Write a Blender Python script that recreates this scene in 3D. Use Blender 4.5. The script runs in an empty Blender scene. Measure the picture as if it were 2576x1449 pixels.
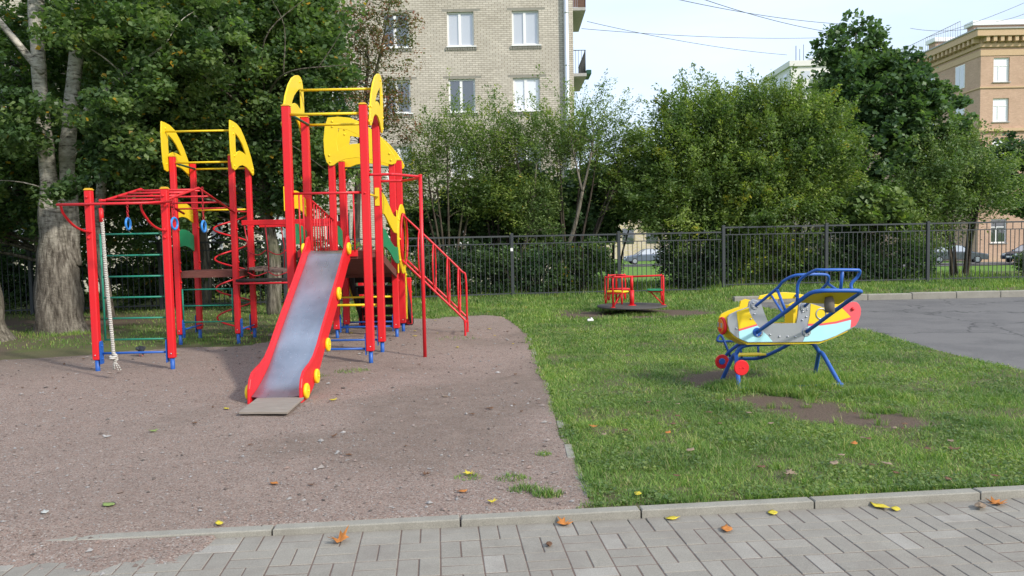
import bpy, math, random
import numpy as np
from mathutils import Vector, Matrix, noise
from mathutils.geometry import tessellate_polygon
random.seed(7); RNG = np.random.default_rng(7)
S = bpy.context.scene; COL = S.collection

# ---------------------------------------------------------------- camera, sky, sun
FP, HC = 2003.0, 1.52
pit, rol = math.atan(124/2003.0), math.radians(1.15)
R0 = Vector((1,0,0)); FW = Vector((0,math.cos(pit),-math.sin(pit))); U0 = Vector((0,math.sin(pit),math.cos(pit)))
RC = R0*math.cos(rol)-U0*math.sin(rol); UC = R0*math.sin(rol)+U0*math.cos(rol); OC = Vector((0,0,HC))
cd = bpy.data.cameras.new('camera'); cam = bpy.data.objects.new('camera', cd); COL.objects.link(cam)
cd.sensor_width = 36; cd.lens = 36*FP/2576; cd.clip_end = 2500; cd.clip_start = 0.1
cam.matrix_world = Matrix(((RC.x,UC.x,-FW.x,0),(RC.y,UC.y,-FW.y,0),(RC.z,UC.z,-FW.z,HC),(0,0,0,1)))
S.camera = cam
SUN_AZ, SUN_EL = math.radians(50), math.radians(34)      # towards the sun: right of and behind the camera
sv = Vector((math.sin(SUN_AZ)*math.cos(SUN_EL), -math.cos(SUN_AZ)*math.cos(SUN_EL), math.sin(SUN_EL)))
w = bpy.data.worlds.new('World'); S.world = w; w.use_nodes = True
nt = w.node_tree; nt.nodes.clear()
out = nt.nodes.new('ShaderNodeOutputWorld'); bg = nt.nodes.new('ShaderNodeBackground')
sky = nt.nodes.new('ShaderNodeTexSky'); sky.sky_type = 'NISHITA'; sky.sun_disc = False
sky.sun_elevation = SUN_EL; sky.sun_rotation = math.atan2(sv.x, sv.y); sky.air_density = 1.2; sky.dust_density = 2.5
tc = nt.nodes.new('ShaderNodeTexCoord'); mp = nt.nodes.new('ShaderNodeMapping'); mp.inputs['Scale'].default_value = (1,1,3.5)
nz = nt.nodes.new('ShaderNodeTexNoise'); nz.inputs['Scale'].default_value = 2.2; nz.inputs['Detail'].default_value = 5
rp = nt.nodes.new('ShaderNodeValToRGB'); rp.color_ramp.elements[0].position = 0.3; rp.color_ramp.elements[0].color = (.5,.5,.5,1)
rp.color_ramp.elements[1].position = 0.72; rp.color_ramp.elements[1].color = (.93,.93,.93,1)
mx = nt.nodes.new('ShaderNodeMixRGB'); mx.inputs['Color2'].default_value = (5.3,6.2,7.7,1)
L = nt.links.new
L(tc.outputs['Generated'], mp.inputs[0]); L(mp.outputs[0], nz.inputs['Vector']); L(nz.outputs['Fac'], rp.inputs[0])
L(rp.outputs[0], mx.inputs['Fac']); L(sky.outputs[0], mx.inputs['Color1']); L(mx.outputs[0], bg.inputs[0])
bg.inputs[1].default_value = 0.10; L(bg.outputs[0], out.inputs[0])
sd = bpy.data.lights.new('sun', 'SUN'); sd.energy = 2.0; sd.angle = math.radians(4); sd.color = (1,.94,.85)
so = bpy.data.objects.new('sun', sd); COL.objects.link(so); so.rotation_euler = sv.to_track_quat('Z','Y').to_euler()
S.view_settings.view_transform = 'Standard'; S.view_settings.look = 'None'; S.view_settings.exposure = 1.0; S.view_settings.gamma = 1

def W(px, py, Y):
    d = FW + RC*((px-1288)/FP) + UC*((724.5-py)/FP); return OC + d*(Y/d.y)
def G(px, py, z=0.0):
    d = FW + RC*((px-1288)/FP) + UC*((724.5-py)/FP); return OC + d*((z-HC)/d.z)

# ---------------------------------------------------------------- materials
def nmat(name, rough=.6, spec=.4, metal=0.0):
    m = bpy.data.materials.new(name); m.use_nodes = True; t = m.node_tree
    b = t.nodes['Principled BSDF']; b.inputs['Roughness'].default_value = rough
    b.inputs['Specular IOR Level'].default_value = spec; b.inputs['Metallic'].default_value = metal
    return m, t, b
def N(t, kind, **kw):
    n = t.nodes.new(kind)
    for k, v in kw.items():
        if k in n.inputs: n.inputs[k].default_value = v
        else: setattr(n, k, v)
    return n
def ramp(t, fac, stops, interp='LINEAR'):
    r = t.nodes.new('ShaderNodeValToRGB'); r.color_ramp.interpolation = interp; e = r.color_ramp.elements
    while len(e) < len(stops): e.new(.5)
    for i, (p, c) in enumerate(stops): e[i].position = p; e[i].color = (*c, 1)
    t.links.new(fac, r.inputs[0]); return r.outputs[0]
def mixc(t, fac, a, b, mode='MIX'):
    n = t.nodes.new('ShaderNodeMixRGB'); n.blend_type = mode
    for i, v in (('Fac', fac), ('Color1', a), ('Color2', b)):
        if hasattr(v, 'is_linked') or hasattr(v, 'links'): t.links.new(v, n.inputs[i])
        else: n.inputs[i].default_value = v if i == 'Fac' else (*v, 1)
    return n.outputs[0]
def coords(t, scale=1.0, which='Object'):
    c = t.nodes.new('ShaderNodeTexCoord'); m = t.nodes.new('ShaderNodeMapping')
    m.inputs['Scale'].default_value = (scale,)*3 if not hasattr(scale, '__len__') else scale
    t.links.new(c.outputs[which], m.inputs[0]); return m.outputs[0]
def wpos(t, scale=(1,1,1)):
    g = t.nodes.new('ShaderNodeNewGeometry'); m = t.nodes.new('ShaderNodeMapping'); m.inputs['Scale'].default_value = scale
    t.links.new(g.outputs['Position'], m.inputs[0]); return m.outputs[0]
def tnoise(t, v, scale, detail=4, rough=.55):
    n = N(t, 'ShaderNodeTexNoise', Scale=scale, Detail=detail, Roughness=rough); t.links.new(v, n.inputs['Vector']); return n.outputs['Fac']
def bump(t, b, h, strength=.3, dist=.01):
    n = N(t, 'ShaderNodeBump', Strength=strength, Distance=dist); t.links.new(h, n.inputs['Height']); t.links.new(n.outputs[0], b.inputs['Normal'])

def paint(name, c, rough=.40, dirt=.55, metal=0, spec=.4):
    m, t, b = nmat(name, rough, spec, metal); v = wpos(t)
    n1 = tnoise(t, v, 3.0, 6, .65); n2 = tnoise(t, v, 38, 5, .7)
    d = ramp(t, n1, [(.42,(0,0,0)),(.75,(1,1,1))]); s = ramp(t, n2, [(.60,(0,0,0)),(.72,(1,1,1))])
    a = mixc(t, .5, d, s, 'MULTIPLY')
    fm = N(t, 'ShaderNodeMath', operation='MULTIPLY'); t.links.new(d, fm.inputs[0]); fm.inputs[1].default_value = dirt*.55
    c1 = mixc(t, fm.outputs[0], c, tuple(x*.62+.02 for x in c))
    fm2 = N(t, 'ShaderNodeMath', operation='MULTIPLY'); t.links.new(s, fm2.inputs[0]); fm2.inputs[1].default_value = dirt*.5
    c2 = mixc(t, fm2.outputs[0], c1, tuple(x*.5+.09 for x in c))
    t.links.new(c2, b.inputs['Base Color'])
    rr = N(t, 'ShaderNodeMapRange'); t.links.new(n1, rr.inputs[0]); rr.inputs[3].default_value = rough-.08; rr.inputs[4].default_value = rough+.22
    t.links.new(rr.outputs[0], b.inputs['Roughness']); bump(t, b, n2, .12, .004); return m
M = {}
M['red'] = paint('red_paint', (.66,.012,.018)); M['red_tube'] = paint('red_tube_paint', (.60,.014,.022), .32)
M['yellow'] = paint('yellow_paint', (.80,.56,.012)); M['blue'] = paint('blue_paint', (.018,.10,.40), .35)
M['green'] = paint('green_paint', (.012,.22,.09)); M['tgreen'] = paint('teal_green_paint', (.010,.20,.13))
M['dgreen'] = paint('dark_green_paint', (.01,.07,.04)); M['cap'] = paint('cap_paint', (.72,.45,.03), .45)
M['pale'] = paint('pale_blue_paint', (.42,.76,.80)); M['pink'] = paint('faded_red_paint', (.78,.10,.12))
M['ring'] = paint('ring_plastic', (.03,.22,.62), .3, .1); M['white'] = paint('white_paint', (.78,.78,.76), .4, .2)
M['fence'] = paint('fence_paint', (.040,.046,.050), .5, .5); M['dark'] = paint('dark_rubber', (.03,.03,.032), .7)
M['bolt'] = paint('zinc_bolt', (.6,.6,.62), .3, .1, .9)
M['grey'] = paint('grey_plate', (.40,.42,.45), .28, .5, .55); M['rope_red'] = paint('red_rope', (.42,.02,.03), .8)
M['orange'] = paint('orange_paint', (.75,.22,.02)); M['bumper'] = paint('worn_rubber', (.14,.12,.10), .85)

def m_steel():
    m, t, b = nmat('worn_steel', .3, .5, .92); v = wpos(t, (14,1.2,1.2)); v2 = wpos(t)
    n = tnoise(t, v, 3, 6, .7); n2 = tnoise(t, v2, 2.2, 4); n3 = tnoise(t, v2, 60, 3)
    c = ramp(t, n2, [(.3,(.28,.305,.345)),(.7,(.47,.495,.54))])
    sp = ramp(t, n3, [(.66,(0,0,0)),(.72,(1,1,1))]); c = mixc(t, sp, c, (.6,.6,.64))
    t.links.new(c, b.inputs['Base Color'])
    r = N(t, 'ShaderNodeMapRange'); t.links.new(n, r.inputs[0]); r.inputs[3].default_value = .16; r.inputs[4].default_value = .46
    t.links.new(r.outputs[0], b.inputs['Roughness']); bump(t, b, n, .08, .004); return m
M['steel'] = m_steel()
def m_wood(name, c, c2):
    m, t, b = nmat(name, .75, .2); v = wpos(t, (2,14,14)); n = tnoise(t, v, 3, 7, .7)
    t.links.new(ramp(t, n, [(.3,c),(.7,c2)]), b.inputs['Base Color']); bump(t, b, n, .3, .004); return m
M['deck'] = m_wood('brown_deck_board', (.10,.035,.028), (.17,.065,.05)); M['plank'] = m_wood('weathered_plank', (.12,.075,.06), (.24,.17,.14))
M['step'] = m_wood('dark_step_board', (.018,.012,.012), (.045,.03,.028)); M['mat'] = m_wood('dusty_board', (.20,.17,.14), (.30,.26,.22))

def m_gravel():
    m, t, b = nmat('pinkish_gravel', .95, .12); v = wpos(t)
    big = tnoise(t, v, .55, 5, .6); mid = tnoise(t, v, 5, 6, .7); fine = tnoise(t, v, 230, 2, .8)
    vo = N(t, 'ShaderNodeTexVoronoi', Scale=135.0); t.links.new(v, vo.inputs['Vector'])
    sepx = N(t, 'ShaderNodeSeparateColor'); t.links.new(vo.outputs['Color'], sepx.inputs[0])
    stone = ramp(t, sepx.outputs[0], [(0,(.10,.075,.062)),(.3,(.285,.198,.160)),(.55,(.37,.262,.215)),(.78,(.30,.255,.22)),(.95,(.45,.38,.33)),(1,(.58,.53,.48))])
    dust = ramp(t, mid, [(.3,(.175,.135,.110)),(.7,(.29,.225,.185))])
    grav = mixc(t, .74, dust, stone)
    fac = ramp(t, big, [(.42,(0,0,0)),(.62,(1,1,1))]); c = mixc(t, fac, grav, mixc(t, .48, dust, stone))
    att = N(t, 'ShaderNodeAttribute', attribute_name='soil'); c = mixc(t, att.outputs['Fac'], c, ramp(t, mid, [(.3,(.10,.078,.060)),(.7,(.19,.150,.118))]))
    t.links.new(c, b.inputs['Base Color'])
    h = N(t, 'ShaderNodeMath', operation='ADD'); t.links.new(fine, h.inputs[0]); t.links.new(mid, h.inputs[1])
    bump(t, b, h.outputs[0], .7, .014); return m
M['gravel'] = m_gravel()
def m_lawn():
    m, t, b = nmat('lawn_soil', .95, .1); v = wpos(t); mid = tnoise(t, v, 4, 6, .7); fine = tnoise(t, v, 60, 5, .8)
    soil = ramp(t, fine, [(.3,(.065,.046,.034)),(.5,(.115,.085,.064)),(.75,(.19,.15,.115))])
    gr = ramp(t, fine, [(.3,(.06,.085,.024)),(.55,(.125,.165,.05)),(.8,(.20,.21,.09))])
    gr = mixc(t, ramp(t, mid, [(.4,(0,0,0)),(.7,(.6,.6,.6))]), gr, (.13,.12,.05))
    att = N(t, 'ShaderNodeAttribute', attribute_name='soil'); t.links.new(mixc(t, att.outputs['Fac'], gr, soil), b.inputs['Base Color'])
    bump(t, b, fine, .5, .02); return m
M['lawn'] = m_lawn()
def m_far_grass():
    m, t, b = nmat('far_grass', .95, .1); v = wpos(t); n = tnoise(t, v, 3.5, 8, .75)
    t.links.new(ramp(t, n, [(.3,(.06,.12,.02)),(.5,(.12,.22,.04)),(.7,(.20,.30,.08))]), b.inputs['Base Color']); bump(t, b, n, .5, .1); return m
M['far'] = m_far_grass()
def m_asphalt():
    m, t, b = nmat('worn_asphalt', .9, .25); v = wpos(t); n = tnoise(t, v, 1.1, 6, .65); f = tnoise(t, v, 120, 3, .8)
    c = ramp(t, n, [(.30,(.095,.090,.087)),(.48,(.125,.118,.113)),(.52,(.145,.137,.130)),(.7,(.16,.15,.142))]); c = mixc(t, .35, c, ramp(t, f, [(.35,(.05,.05,.05)),(.65,(.26,.25,.24))]))
    nd = N(t, 'ShaderNodeTexNoise', Scale=2.5, Detail=4.0); t.links.new(v, nd.inputs['Vector']); va = t.nodes.new('ShaderNodeVectorMath'); va.operation = 'MULTIPLY_ADD'
    t.links.new(nd.outputs['Color'], va.inputs[0]); va.inputs[1].default_value = (.5,.5,.5); t.links.new(v, va.inputs[2])
    vo = N(t, 'ShaderNodeTexVoronoi', Scale=.45); vo.feature = 'DISTANCE_TO_EDGE'; t.links.new(va.outputs[0], vo.inputs['Vector'])
    c = mixc(t, ramp(t, vo.outputs['Distance'], [(.0,(.75,.75,.75)),(.012,(0,0,0))]), c, (.03,.03,.03))
    t.links.new(c, b.inputs['Base Color']); bump(t, b, f, .35, .006); return m
M['asphalt'] = m_asphalt()
def m_concrete(name, a, c2, isl=False, bs=.3):
    m, t, b = nmat(name, .9, .2); v = wpos(t); n = tnoise(t, v, 6, 7, .7); f = tnoise(t, v, 150, 3, .8)
    c = ramp(t, n, [(.28,a),(.72,c2)]); c = mixc(t, .28, c, ramp(t, f, [(.35,tuple(x*.45 for x in a)),(.65,tuple(min(1,x*1.35) for x in c2))]))
    if isl:
        at = N(t, 'ShaderNodeAttribute', attribute_name='tint')
        c = mixc(t, 1.0, c, ramp(t, at.outputs['Fac'], [(0,(.92,.92,.92)),(.8,(1.0,1.0,.99)),(1,(1.16,1.17,1.20))]), 'MULTIPLY')
        st = tnoise(t, v, 2.1, 6, .7); c = mixc(t, ramp(t, st, [(.48,(0,0,0)),(.72,(.55,.55,.55))]), c, (.17,.145,.125))
    t.links.new(c, b.inputs['Base Color']); bump(t, b, f, bs, .004); return m
M['paver'] = m_concrete('grey_paver', (.225,.207,.176), (.292,.272,.234), True); M['kerb'] = m_concrete('concrete_kerb', (.21,.197,.165), (.31,.295,.25))
M['joint'] = m_concrete('sand_joint', (.10,.070,.056), (.17,.125,.105)); M['slab'] = m_concrete('pale_concrete', (.30,.29,.27), (.45,.44,.42))
def m_brick(name, c1, c2, mortar, bw=.25, bh=.085, msz=.010):
    m, t, b = nmat(name, .92, .1); g = t.nodes.new('ShaderNodeNewGeometry'); sx = t.nodes.new('ShaderNodeSeparateXYZ'); t.links.new(g.outputs['Position'], sx.inputs[0])
    ad = N(t, 'ShaderNodeMath', operation='ADD'); t.links.new(sx.outputs[0], ad.inputs[0]); t.links.new(sx.outputs[1], ad.inputs[1])
    cb = t.nodes.new('ShaderNodeCombineXYZ'); t.links.new(ad.outputs[0], cb.inputs[0]); t.links.new(sx.outputs[2], cb.inputs[1])
    br = N(t, 'ShaderNodeTexBrick', Scale=1.0); br.inputs['Color1'].default_value = (*c1,1); br.inputs['Color2'].default_value = (*c2,1)
    br.inputs['Mortar'].default_value = (*mortar,1); br.inputs['Mortar Size'].default_value = msz; br.inputs['Brick Width'].default_value = bw
    br.inputs['Row Height'].default_value = bh; br.inputs['Mortar Smooth'].default_value = .3; t.links.new(cb.outputs[0], br.inputs['Vector'])
    n = tnoise(t, g.outputs['Position'], .5, 6, .7); n2 = tnoise(t, g.outputs['Position'], 9, 4, .7)
    c = mixc(t, 1, br.outputs['Color'], ramp(t, n, [(.3,(.86,.85,.83)),(.7,(1.08,1.08,1.08))]), 'MULTIPLY')
    c = mixc(t, 1, c, ramp(t, n2, [(.3,(.9,.9,.9)),(.7,(1.08,1.08,1.06))]), 'MULTIPLY')
    t.links.new(c, b.inputs['Base Color']); bump(t, b, br.outputs['Fac'], -.4, .01); return m
M['brick'] = m_brick('silicate_brick', (.47,.43,.365), (.565,.52,.445), (.24,.205,.165))
M['obrick'] = m_brick('orange_brick', (.47,.315,.235), (.54,.37,.275), (.42,.30,.22), .25, .075, .008)
M['stucco'] = m_concrete('ochre_stucco', (.50,.345,.21), (.58,.42,.27)); M['cream'] = m_concrete('cream_panel', (.62,.60,.56), (.72,.70,.66))
def m_glass(name, c, rough=.04):
    m, t, b = nmat(name, rough, .9, 0); b.inputs['Base Color'].default_value = (*c,1); b.inputs['IOR'].default_value = 1.9
    n = tnoise(t, wpos(t), 1.3, 2); bump(t, b, n, .06, .05); return m
M['glass'] = m_glass('window_glass', (.02,.024,.028)); M['curtain'] = m_glass('curtained_glass', (.42,.44,.47), .12); M['brightpane'] = m_glass('bright_pane', (.70,.72,.75), .2)
def m_bark(name, c1, c2, c3, horiz=False, sc=1.0):
    m, t, b = nmat(name, .95, .1); v = wpos(t, (9*sc,9*sc,1.6*sc) if not horiz else (3.5,3.5,11)); n = tnoise(t, v, 2.0, 8, .7)
    v2 = wpos(t); n2 = tnoise(t, v2, 1.7, 4)
    c = ramp(t, n, [(.36,c1),(.5,c2),(.66,c3)]); c = mixc(t, ramp(t, n2, [(.5,(0,0,0)),(.75,(.6,.6,.6))]), c, (.07,.085,.04))
    t.links.new(c, b.inputs['Base Color']); 
    if horiz:
        vb = wpos(t, (9,9,1.6)); nb = tnoise(t, vb, 2.0, 8, .7); low = ramp(t, nb, [(.36,(.045,.038,.03)),(.5,(.12,.105,.085)),(.66,(.24,.215,.175))])
        g = t.nodes.new('ShaderNodeNewGeometry'); sz = t.nodes.new('ShaderNodeSeparateXYZ'); t.links.new(g.outputs['Position'], sz.inputs[0])
        ad = N(t, 'ShaderNodeMath', operation='ADD'); t.links.new(sz.outputs[2], ad.inputs[0]); ml = N(t, 'ShaderNodeMath', operation='MULTIPLY'); t.links.new(nb, ml.inputs[0]); ml.inputs[1].default_value = 2.2; t.links.new(ml.outputs[0], ad.inputs[1])
        mr = N(t, 'ShaderNodeMapRange'); t.links.new(ad.outputs[0], mr.inputs[0]); mr.inputs[1].default_value = 2.4; mr.inputs[2].default_value = 4.0
        c = mixc(t, mr.outputs[0], low, c)
    t.links.new(c, b.inputs['Base Color']); bump(t, b, n, .9, .03); return m
M['bark'] = m_bark('furrowed_bark', (.045,.038,.03), (.13,.115,.09), (.26,.235,.19))
M['pale_bark'] = m_bark('pale_poplar_bark', (.07,.06,.05), (.44,.41,.35), (.58,.55,.48), True)
M['twig'] = m_bark('twig_bark', (.03,.024,.02), (.06,.048,.038), (.11,.09,.07))
def m_leaf(name, stops, rough=.5, trans=.35):
    m, t, b = nmat(name, rough, .35); at = N(t, 'ShaderNodeAttribute', attribute_name='tint')
    c = ramp(t, at.outputs['Fac'], stops); n = tnoise(t, wpos(t), .9, 3); c = mixc(t, 1, c, ramp(t, n, [(.35,(.70,.76,.76)),(.65,(1.30,1.22,1.0))]), 'MULTIPLY')
    t.links.new(c, b.inputs['Base Color'])
    tr = t.nodes.new('ShaderNodeBsdfTranslucent'); t.links.new(mixc(t, 1, c, (1.25,1.45,.6), 'MULTIPLY'), tr.inputs[0])
    mxs = t.nodes.new('ShaderNodeMixShader'); mxs.inputs[0].default_value = trans
    t.links.new(b.outputs[0], mxs.inputs[1]); t.links.new(tr.outputs[0], mxs.inputs[2]); t.links.new(mxs.outputs[0], t.nodes['Material Output'].inputs[0]); return m
M['lf_pop'] = m_leaf('poplar_leaf', [(0,(.055,.105,.050)),(.5,(.108,.175,.075)),(.93,(.185,.255,.10)),(.978,(.13,.19,.04)),(.986,(.38,.27,.03)),(1,(.38,.18,.04))], .42, .5)
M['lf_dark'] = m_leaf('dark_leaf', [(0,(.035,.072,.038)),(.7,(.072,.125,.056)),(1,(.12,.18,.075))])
M['lf_willow'] = m_leaf('willow_leaf', [(0,(.080,.14,.046)),(.5,(.15,.22,.066)),(.88,(.24,.31,.075)),(.96,(.26,.28,.04)),(1,(.42,.34,.03))], .5, .42)
M['lf_light'] = m_leaf('light_leaf', [(0,(.08,.14,.05)),(.5,(.14,.21,.07)),(1,(.22,.28,.08))])
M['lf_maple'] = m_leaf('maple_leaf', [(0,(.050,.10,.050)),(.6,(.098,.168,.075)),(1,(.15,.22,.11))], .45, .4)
M['lf_crab'] = m_leaf('crabapple_leaf', [(0,(.08,.11,.045)),(.45,(.14,.15,.06)),(.60,(.22,.11,.07)),(.85,(.30,.12,.09)),(1,(.36,.22,.09))])
M['blade'] = m_leaf('grass_blade', [(0,(.075,.155,.034)),(.45,(.145,.255,.062)),(.82,(.23,.34,.09)),(.92,(.31,.33,.13)),(1,(.46,.41,.25))], .55, .38)
def flat(name, c, rough=.8):
    m, t, b = nmat(name, rough, .25); n = tnoise(t, wpos(t), 60, 3)
    t.links.new(ramp(t, n, [(.3,tuple(x*.7 for x in c)),(.7,c)]), b.inputs['Base Color']); return m
M['lred'] = flat('orange_dead_leaf', (.50,.19,.045)); M['lyel'] = flat('yellow_dead_leaf', (.62,.50,.05)); M['lbrown'] = flat('brown_dead_leaf', (.17,.09,.05))
M['ltan'] = flat('tan_dead_leaf', (.30,.22,.15)); M['lgreen'] = flat('green_dead_leaf', (.25,.33,.10)); M['lwhite'] = flat('pale_leaf_underside', (.5,.5,.46))
M['pebble'] = None

# ---------------------------------------------------------------- mesh helpers
class MB:
    def __init__(s): s.v = []; s.f = []; s.sm = []
    def add(s, vs, fs, smooth=False):
        o = len(s.v); s.v += [tuple(p) for p in vs]; s.f += [tuple(i+o for i in f) for f in fs]; s.sm += [smooth]*len(fs); return s
    def box(s, a, b, bev=0.0):
        x0,y0,z0 = a; x1,y1,z1 = b
        if bev <= 0:
            vs = [(x,y,z) for z in (z0,z1) for x,y in ((x0,y0),(x1,y0),(x1,y1),(x0,y1))]
            return s.add(vs, [(3,2,1,0),(4,5,6,7),(0,1,5,4),(1,2,6,5),(2,3,7,6),(3,0,4,7)])
        c = bev; ring = lambda z,i: [(x0+i+c,y0+i,z),(x1-i-c,y0+i,z),(x1-i,y0+i+c,z),(x1-i,y1-i-c,z),(x1-i-c,y1-i,z),(x0+i+c,y1-i,z),(x0+i,y1-i-c,z),(x0+i,y0+i+c,z)]
        vs = ring(z0,c)+ring(z0+c,0)+ring(z1-c,0)+ring(z1,c)
        fs = [tuple(range(7,-1,-1)), tuple(range(24,32))]
        for k in range(3):
            for i in range(8): j = (i+1)%8; fs.append((k*8+i,k*8+j,k*8+8+j,k*8+8+i))
        return s.add(vs, fs)
    def obox(s, c, d1, d2, d3):      # oriented box, half-axes
        c = Vector(c); d1=Vector(d1); d2=Vector(d2); d3=Vector(d3)
        vs = [c+a*d1+b*d2+e*d3 for e in (-1,1) for a,b in ((-1,-1),(1,-1),(1,1),(-1,1))]
        return s.add(vs, [(3,2,1,0),(4,5,6,7),(0,1,5,4),(1,2,6,5),(2,3,7,6),(3,0,4,7)])
    def tube(s, pts, r, n=8, closed=False, cap=True):
        pts = [Vector(p) for p in pts]; m = len(pts); rs = r if hasattr(r,'__len__') else [r]*m
        vs = []; up = None
        for i, p in enumerate(pts):
            a = pts[(i-1)%m] if (closed or i) else p; b = pts[(i+1)%m] if (closed or i < m-1) else p
            t = (b-a).normalized()
            if up is None:
                up = Vector((0,0,1)) if abs(t.z) < .9 else Vector((1,0,0))
            sd_ = t.cross(up); 
            if sd_.length < 1e-5: sd_ = t.cross(Vector((0,1,0.1)))
            sd_.normalize(); up = sd_.cross(t).normalized()
            for k in range(n):
                q = 2*math.pi*k/n; vs.append(p + sd_*math.cos(q)*rs[i] + up*math.sin(q)*rs[i])
        fs = []
        for i in range(m if closed else m-1):
            j = (i+1)%m
            for k in range(n): l = (k+1)%n; fs.append((i*n+k, i*n+l, j*n+l, j*n+k))
        s.add(vs, fs, True)
        if cap and not closed:
            o = len(s.v)-len(vs); s.f.append(tuple(o+k for k in range(n-1,-1,-1))); s.f.append(tuple(o+(m-1)*n+k for k in range(n))); s.sm += [False,False]
        return s
    def prism(s, outer, holes, fn, d, th):   # 2D loops -> plane by fn(u,v), extruded by vector d*th (centred)
        loops = [outer]+list(holes); d = Vector(d)
        flat2 = [Vector((u,v,0)) for lp in loops for u,v in lp]
        tris = tessellate_polygon([[Vector((u,v,0)) for u,v in lp] for lp in loops])
        P = [Vector(fn(q.x,q.y)) for q in flat2]; n = len(P)
        vs = [p - d*th/2 for p in P]+[p + d*th/2 for p in P]
        fs = [tuple(t) for t in tris]+[tuple(n+i for i in reversed(t)) for t in tris]; o = 0
        for lp in loops:
            k = len(lp)
            for i in range(k): j = (i+1)%k; fs.append((o+i,o+j,n+o+j,n+o+i))
            o += k
        return s.add(vs, fs)
    def disc(s, c, ax, r, th, n=24, bev=0):
        c = Vector(c); ax = Vector(ax).normalized(); b = bev or min(th*.25, r*.2)
        return s.tube([c-ax*th/2, c-ax*(th/2-b), c+ax*(th/2-b), c+ax*th/2], [r-b,r,r,r-b], n)
    def ball(s, c, r, n=8, sc=(1,1,1)):
        vs = [(c[0],c[1],c[2]-r*sc[2])]; fs = []
        for i in range(1,n//2+1):
            a = math.pi*i/(n//2+1)
            for k in range(n): q = 2*math.pi*k/n; vs.append((c[0]+r*sc[0]*math.sin(a)*math.cos(q), c[1]+r*sc[1]*math.sin(a)*math.sin(q), c[2]-r*sc[2]*math.cos(a)))
        vs.append((c[0],c[1],c[2]+r*sc[2])); R = n//2
        for k in range(n): fs.append((0,1+(k+1)%n,1+k)); fs.append((len(vs)-1,1+(R-1)*n+k,1+(R-1)*n+(k+1)%n))
        for i in range(R-1):
            for k in range(n): l=(k+1)%n; fs.append((1+i*n+k,1+i*n+l,1+(i+1)*n+l,1+(i+1)*n+k))
        return s.add(vs, fs, True)
    def obj(s, name, m, parent=None, bevel=0):
        me = bpy.data.meshes.new(name); me.from_pydata(s.v, [], s.f); me.polygons.foreach_set('use_smooth', s.sm); me.update()
        import bmesh
        bm = bmesh.new(); bm.from_mesh(me); bmesh.ops.recalc_face_normals(bm, faces=bm.faces); bm.to_mesh(me); bm.free()
        me.materials.append(m if not isinstance(m, str) else M[m])
        o = bpy.data.objects.new(name, me); COL.objects.link(o)
        if parent is not None: o.parent = parent; o.matrix_parent_inverse = Matrix.Translation(-parent.location)
        if bevel:
            b = o.modifiers.new('edge','BEVEL'); b.width = bevel; b.segments = 2; b.limit_method = 'ANGLE'; b.angle_limit = math.radians(50)
        return o
def thing(name, label, cat, loc=(0,0,0), group=None):
    o = bpy.data.objects.new(name, None); COL.objects.link(o); o.location = loc; o.empty_display_size = .1
    o['label'] = label; o['category'] = cat
    if group: o['group'] = group
    return o
def tag(o, label, cat, group=None):
    o['label'] = label; o['category'] = cat
    if group: o['group'] = group
    return o
def kind(o, k): o['kind'] = k; return o
def curve(pts, n=6):               # Catmull-Rom
    P = [Vector(p) for p in pts]; P = [P[0]*2-P[1]]+P+[P[-1]*2-P[-2]]; r = []
    for i in range(1, len(P)-2):
        a,b,c,d = P[i-1:i+3]
        for k in range(n):
            t = k/n; r.append(.5*((2*b)+(c-a)*t+(2*a-5*b+4*c-d)*t*t+(3*b-a-3*c+d)*t**3))
    return r+[P[-2]]
def quads_mesh(name, V, m, parent=None, tint=None, k=4, attr='tint', faces=None, smooth=False):
    me = bpy.data.meshes.new(name); V = np.asarray(V, np.float32).reshape(-1,3)
    if faces is None: faces = np.arange(len(V), dtype=np.int32).reshape(-1,k)
    F = np.asarray(faces, np.int32); nf = len(F)
    me.vertices.add(len(V)); me.vertices.foreach_set('co', V.ravel())
    me.loops.add(F.size); me.loops.foreach_set('vertex_index', F.ravel()); me.polygons.add(nf)
    me.polygons.foreach_set('loop_start', np.arange(0, F.size, F.shape[1], dtype=np.int32))
    me.polygons.foreach_set('use_smooth', np.full(nf, bool(smooth)))
    if tint is not None:
        dom = 'FACE' if len(tint) == nf else 'POINT'
        a = me.attributes.new(attr, 'FLOAT', dom); a.data.foreach_set('value', np.asarray(tint, np.float32))
    me.update(calc_edges=True); me.validate(); me.materials.append(M[m] if isinstance(m, str) else m)
    o = bpy.data.objects.new(name, me); COL.objects.link(o)
    if parent is not None: o.parent = parent; o.matrix_parent_inverse = Matrix.Translation(-parent.location)
    return o
_T = np.random.default_rng(3).random((256,256))
def vn(x, y, s=1.0, o=0):
    x = np.asarray(x)*s+o*17.3+100; y = np.asarray(y)*s+o*7.7+100; i = np.floor(x).astype(int); j = np.floor(y).astype(int); u = x-i; v = y-j
    u = u*u*(3-2*u); v = v*v*(3-2*v); a = lambda p,q: _T[p%256,q%256]
    return (a(i,j)*(1-u)+a(i+1,j)*u)*(1-v)+(a(i,j+1)*(1-u)+a(i+1,j+1)*u)*v
def fbm(x, y, s, o=0, n=4): return sum(vn(x,y,s*2**k,o+k)/2**(k+1) for k in range(n))/(1-.5**n)

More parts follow.
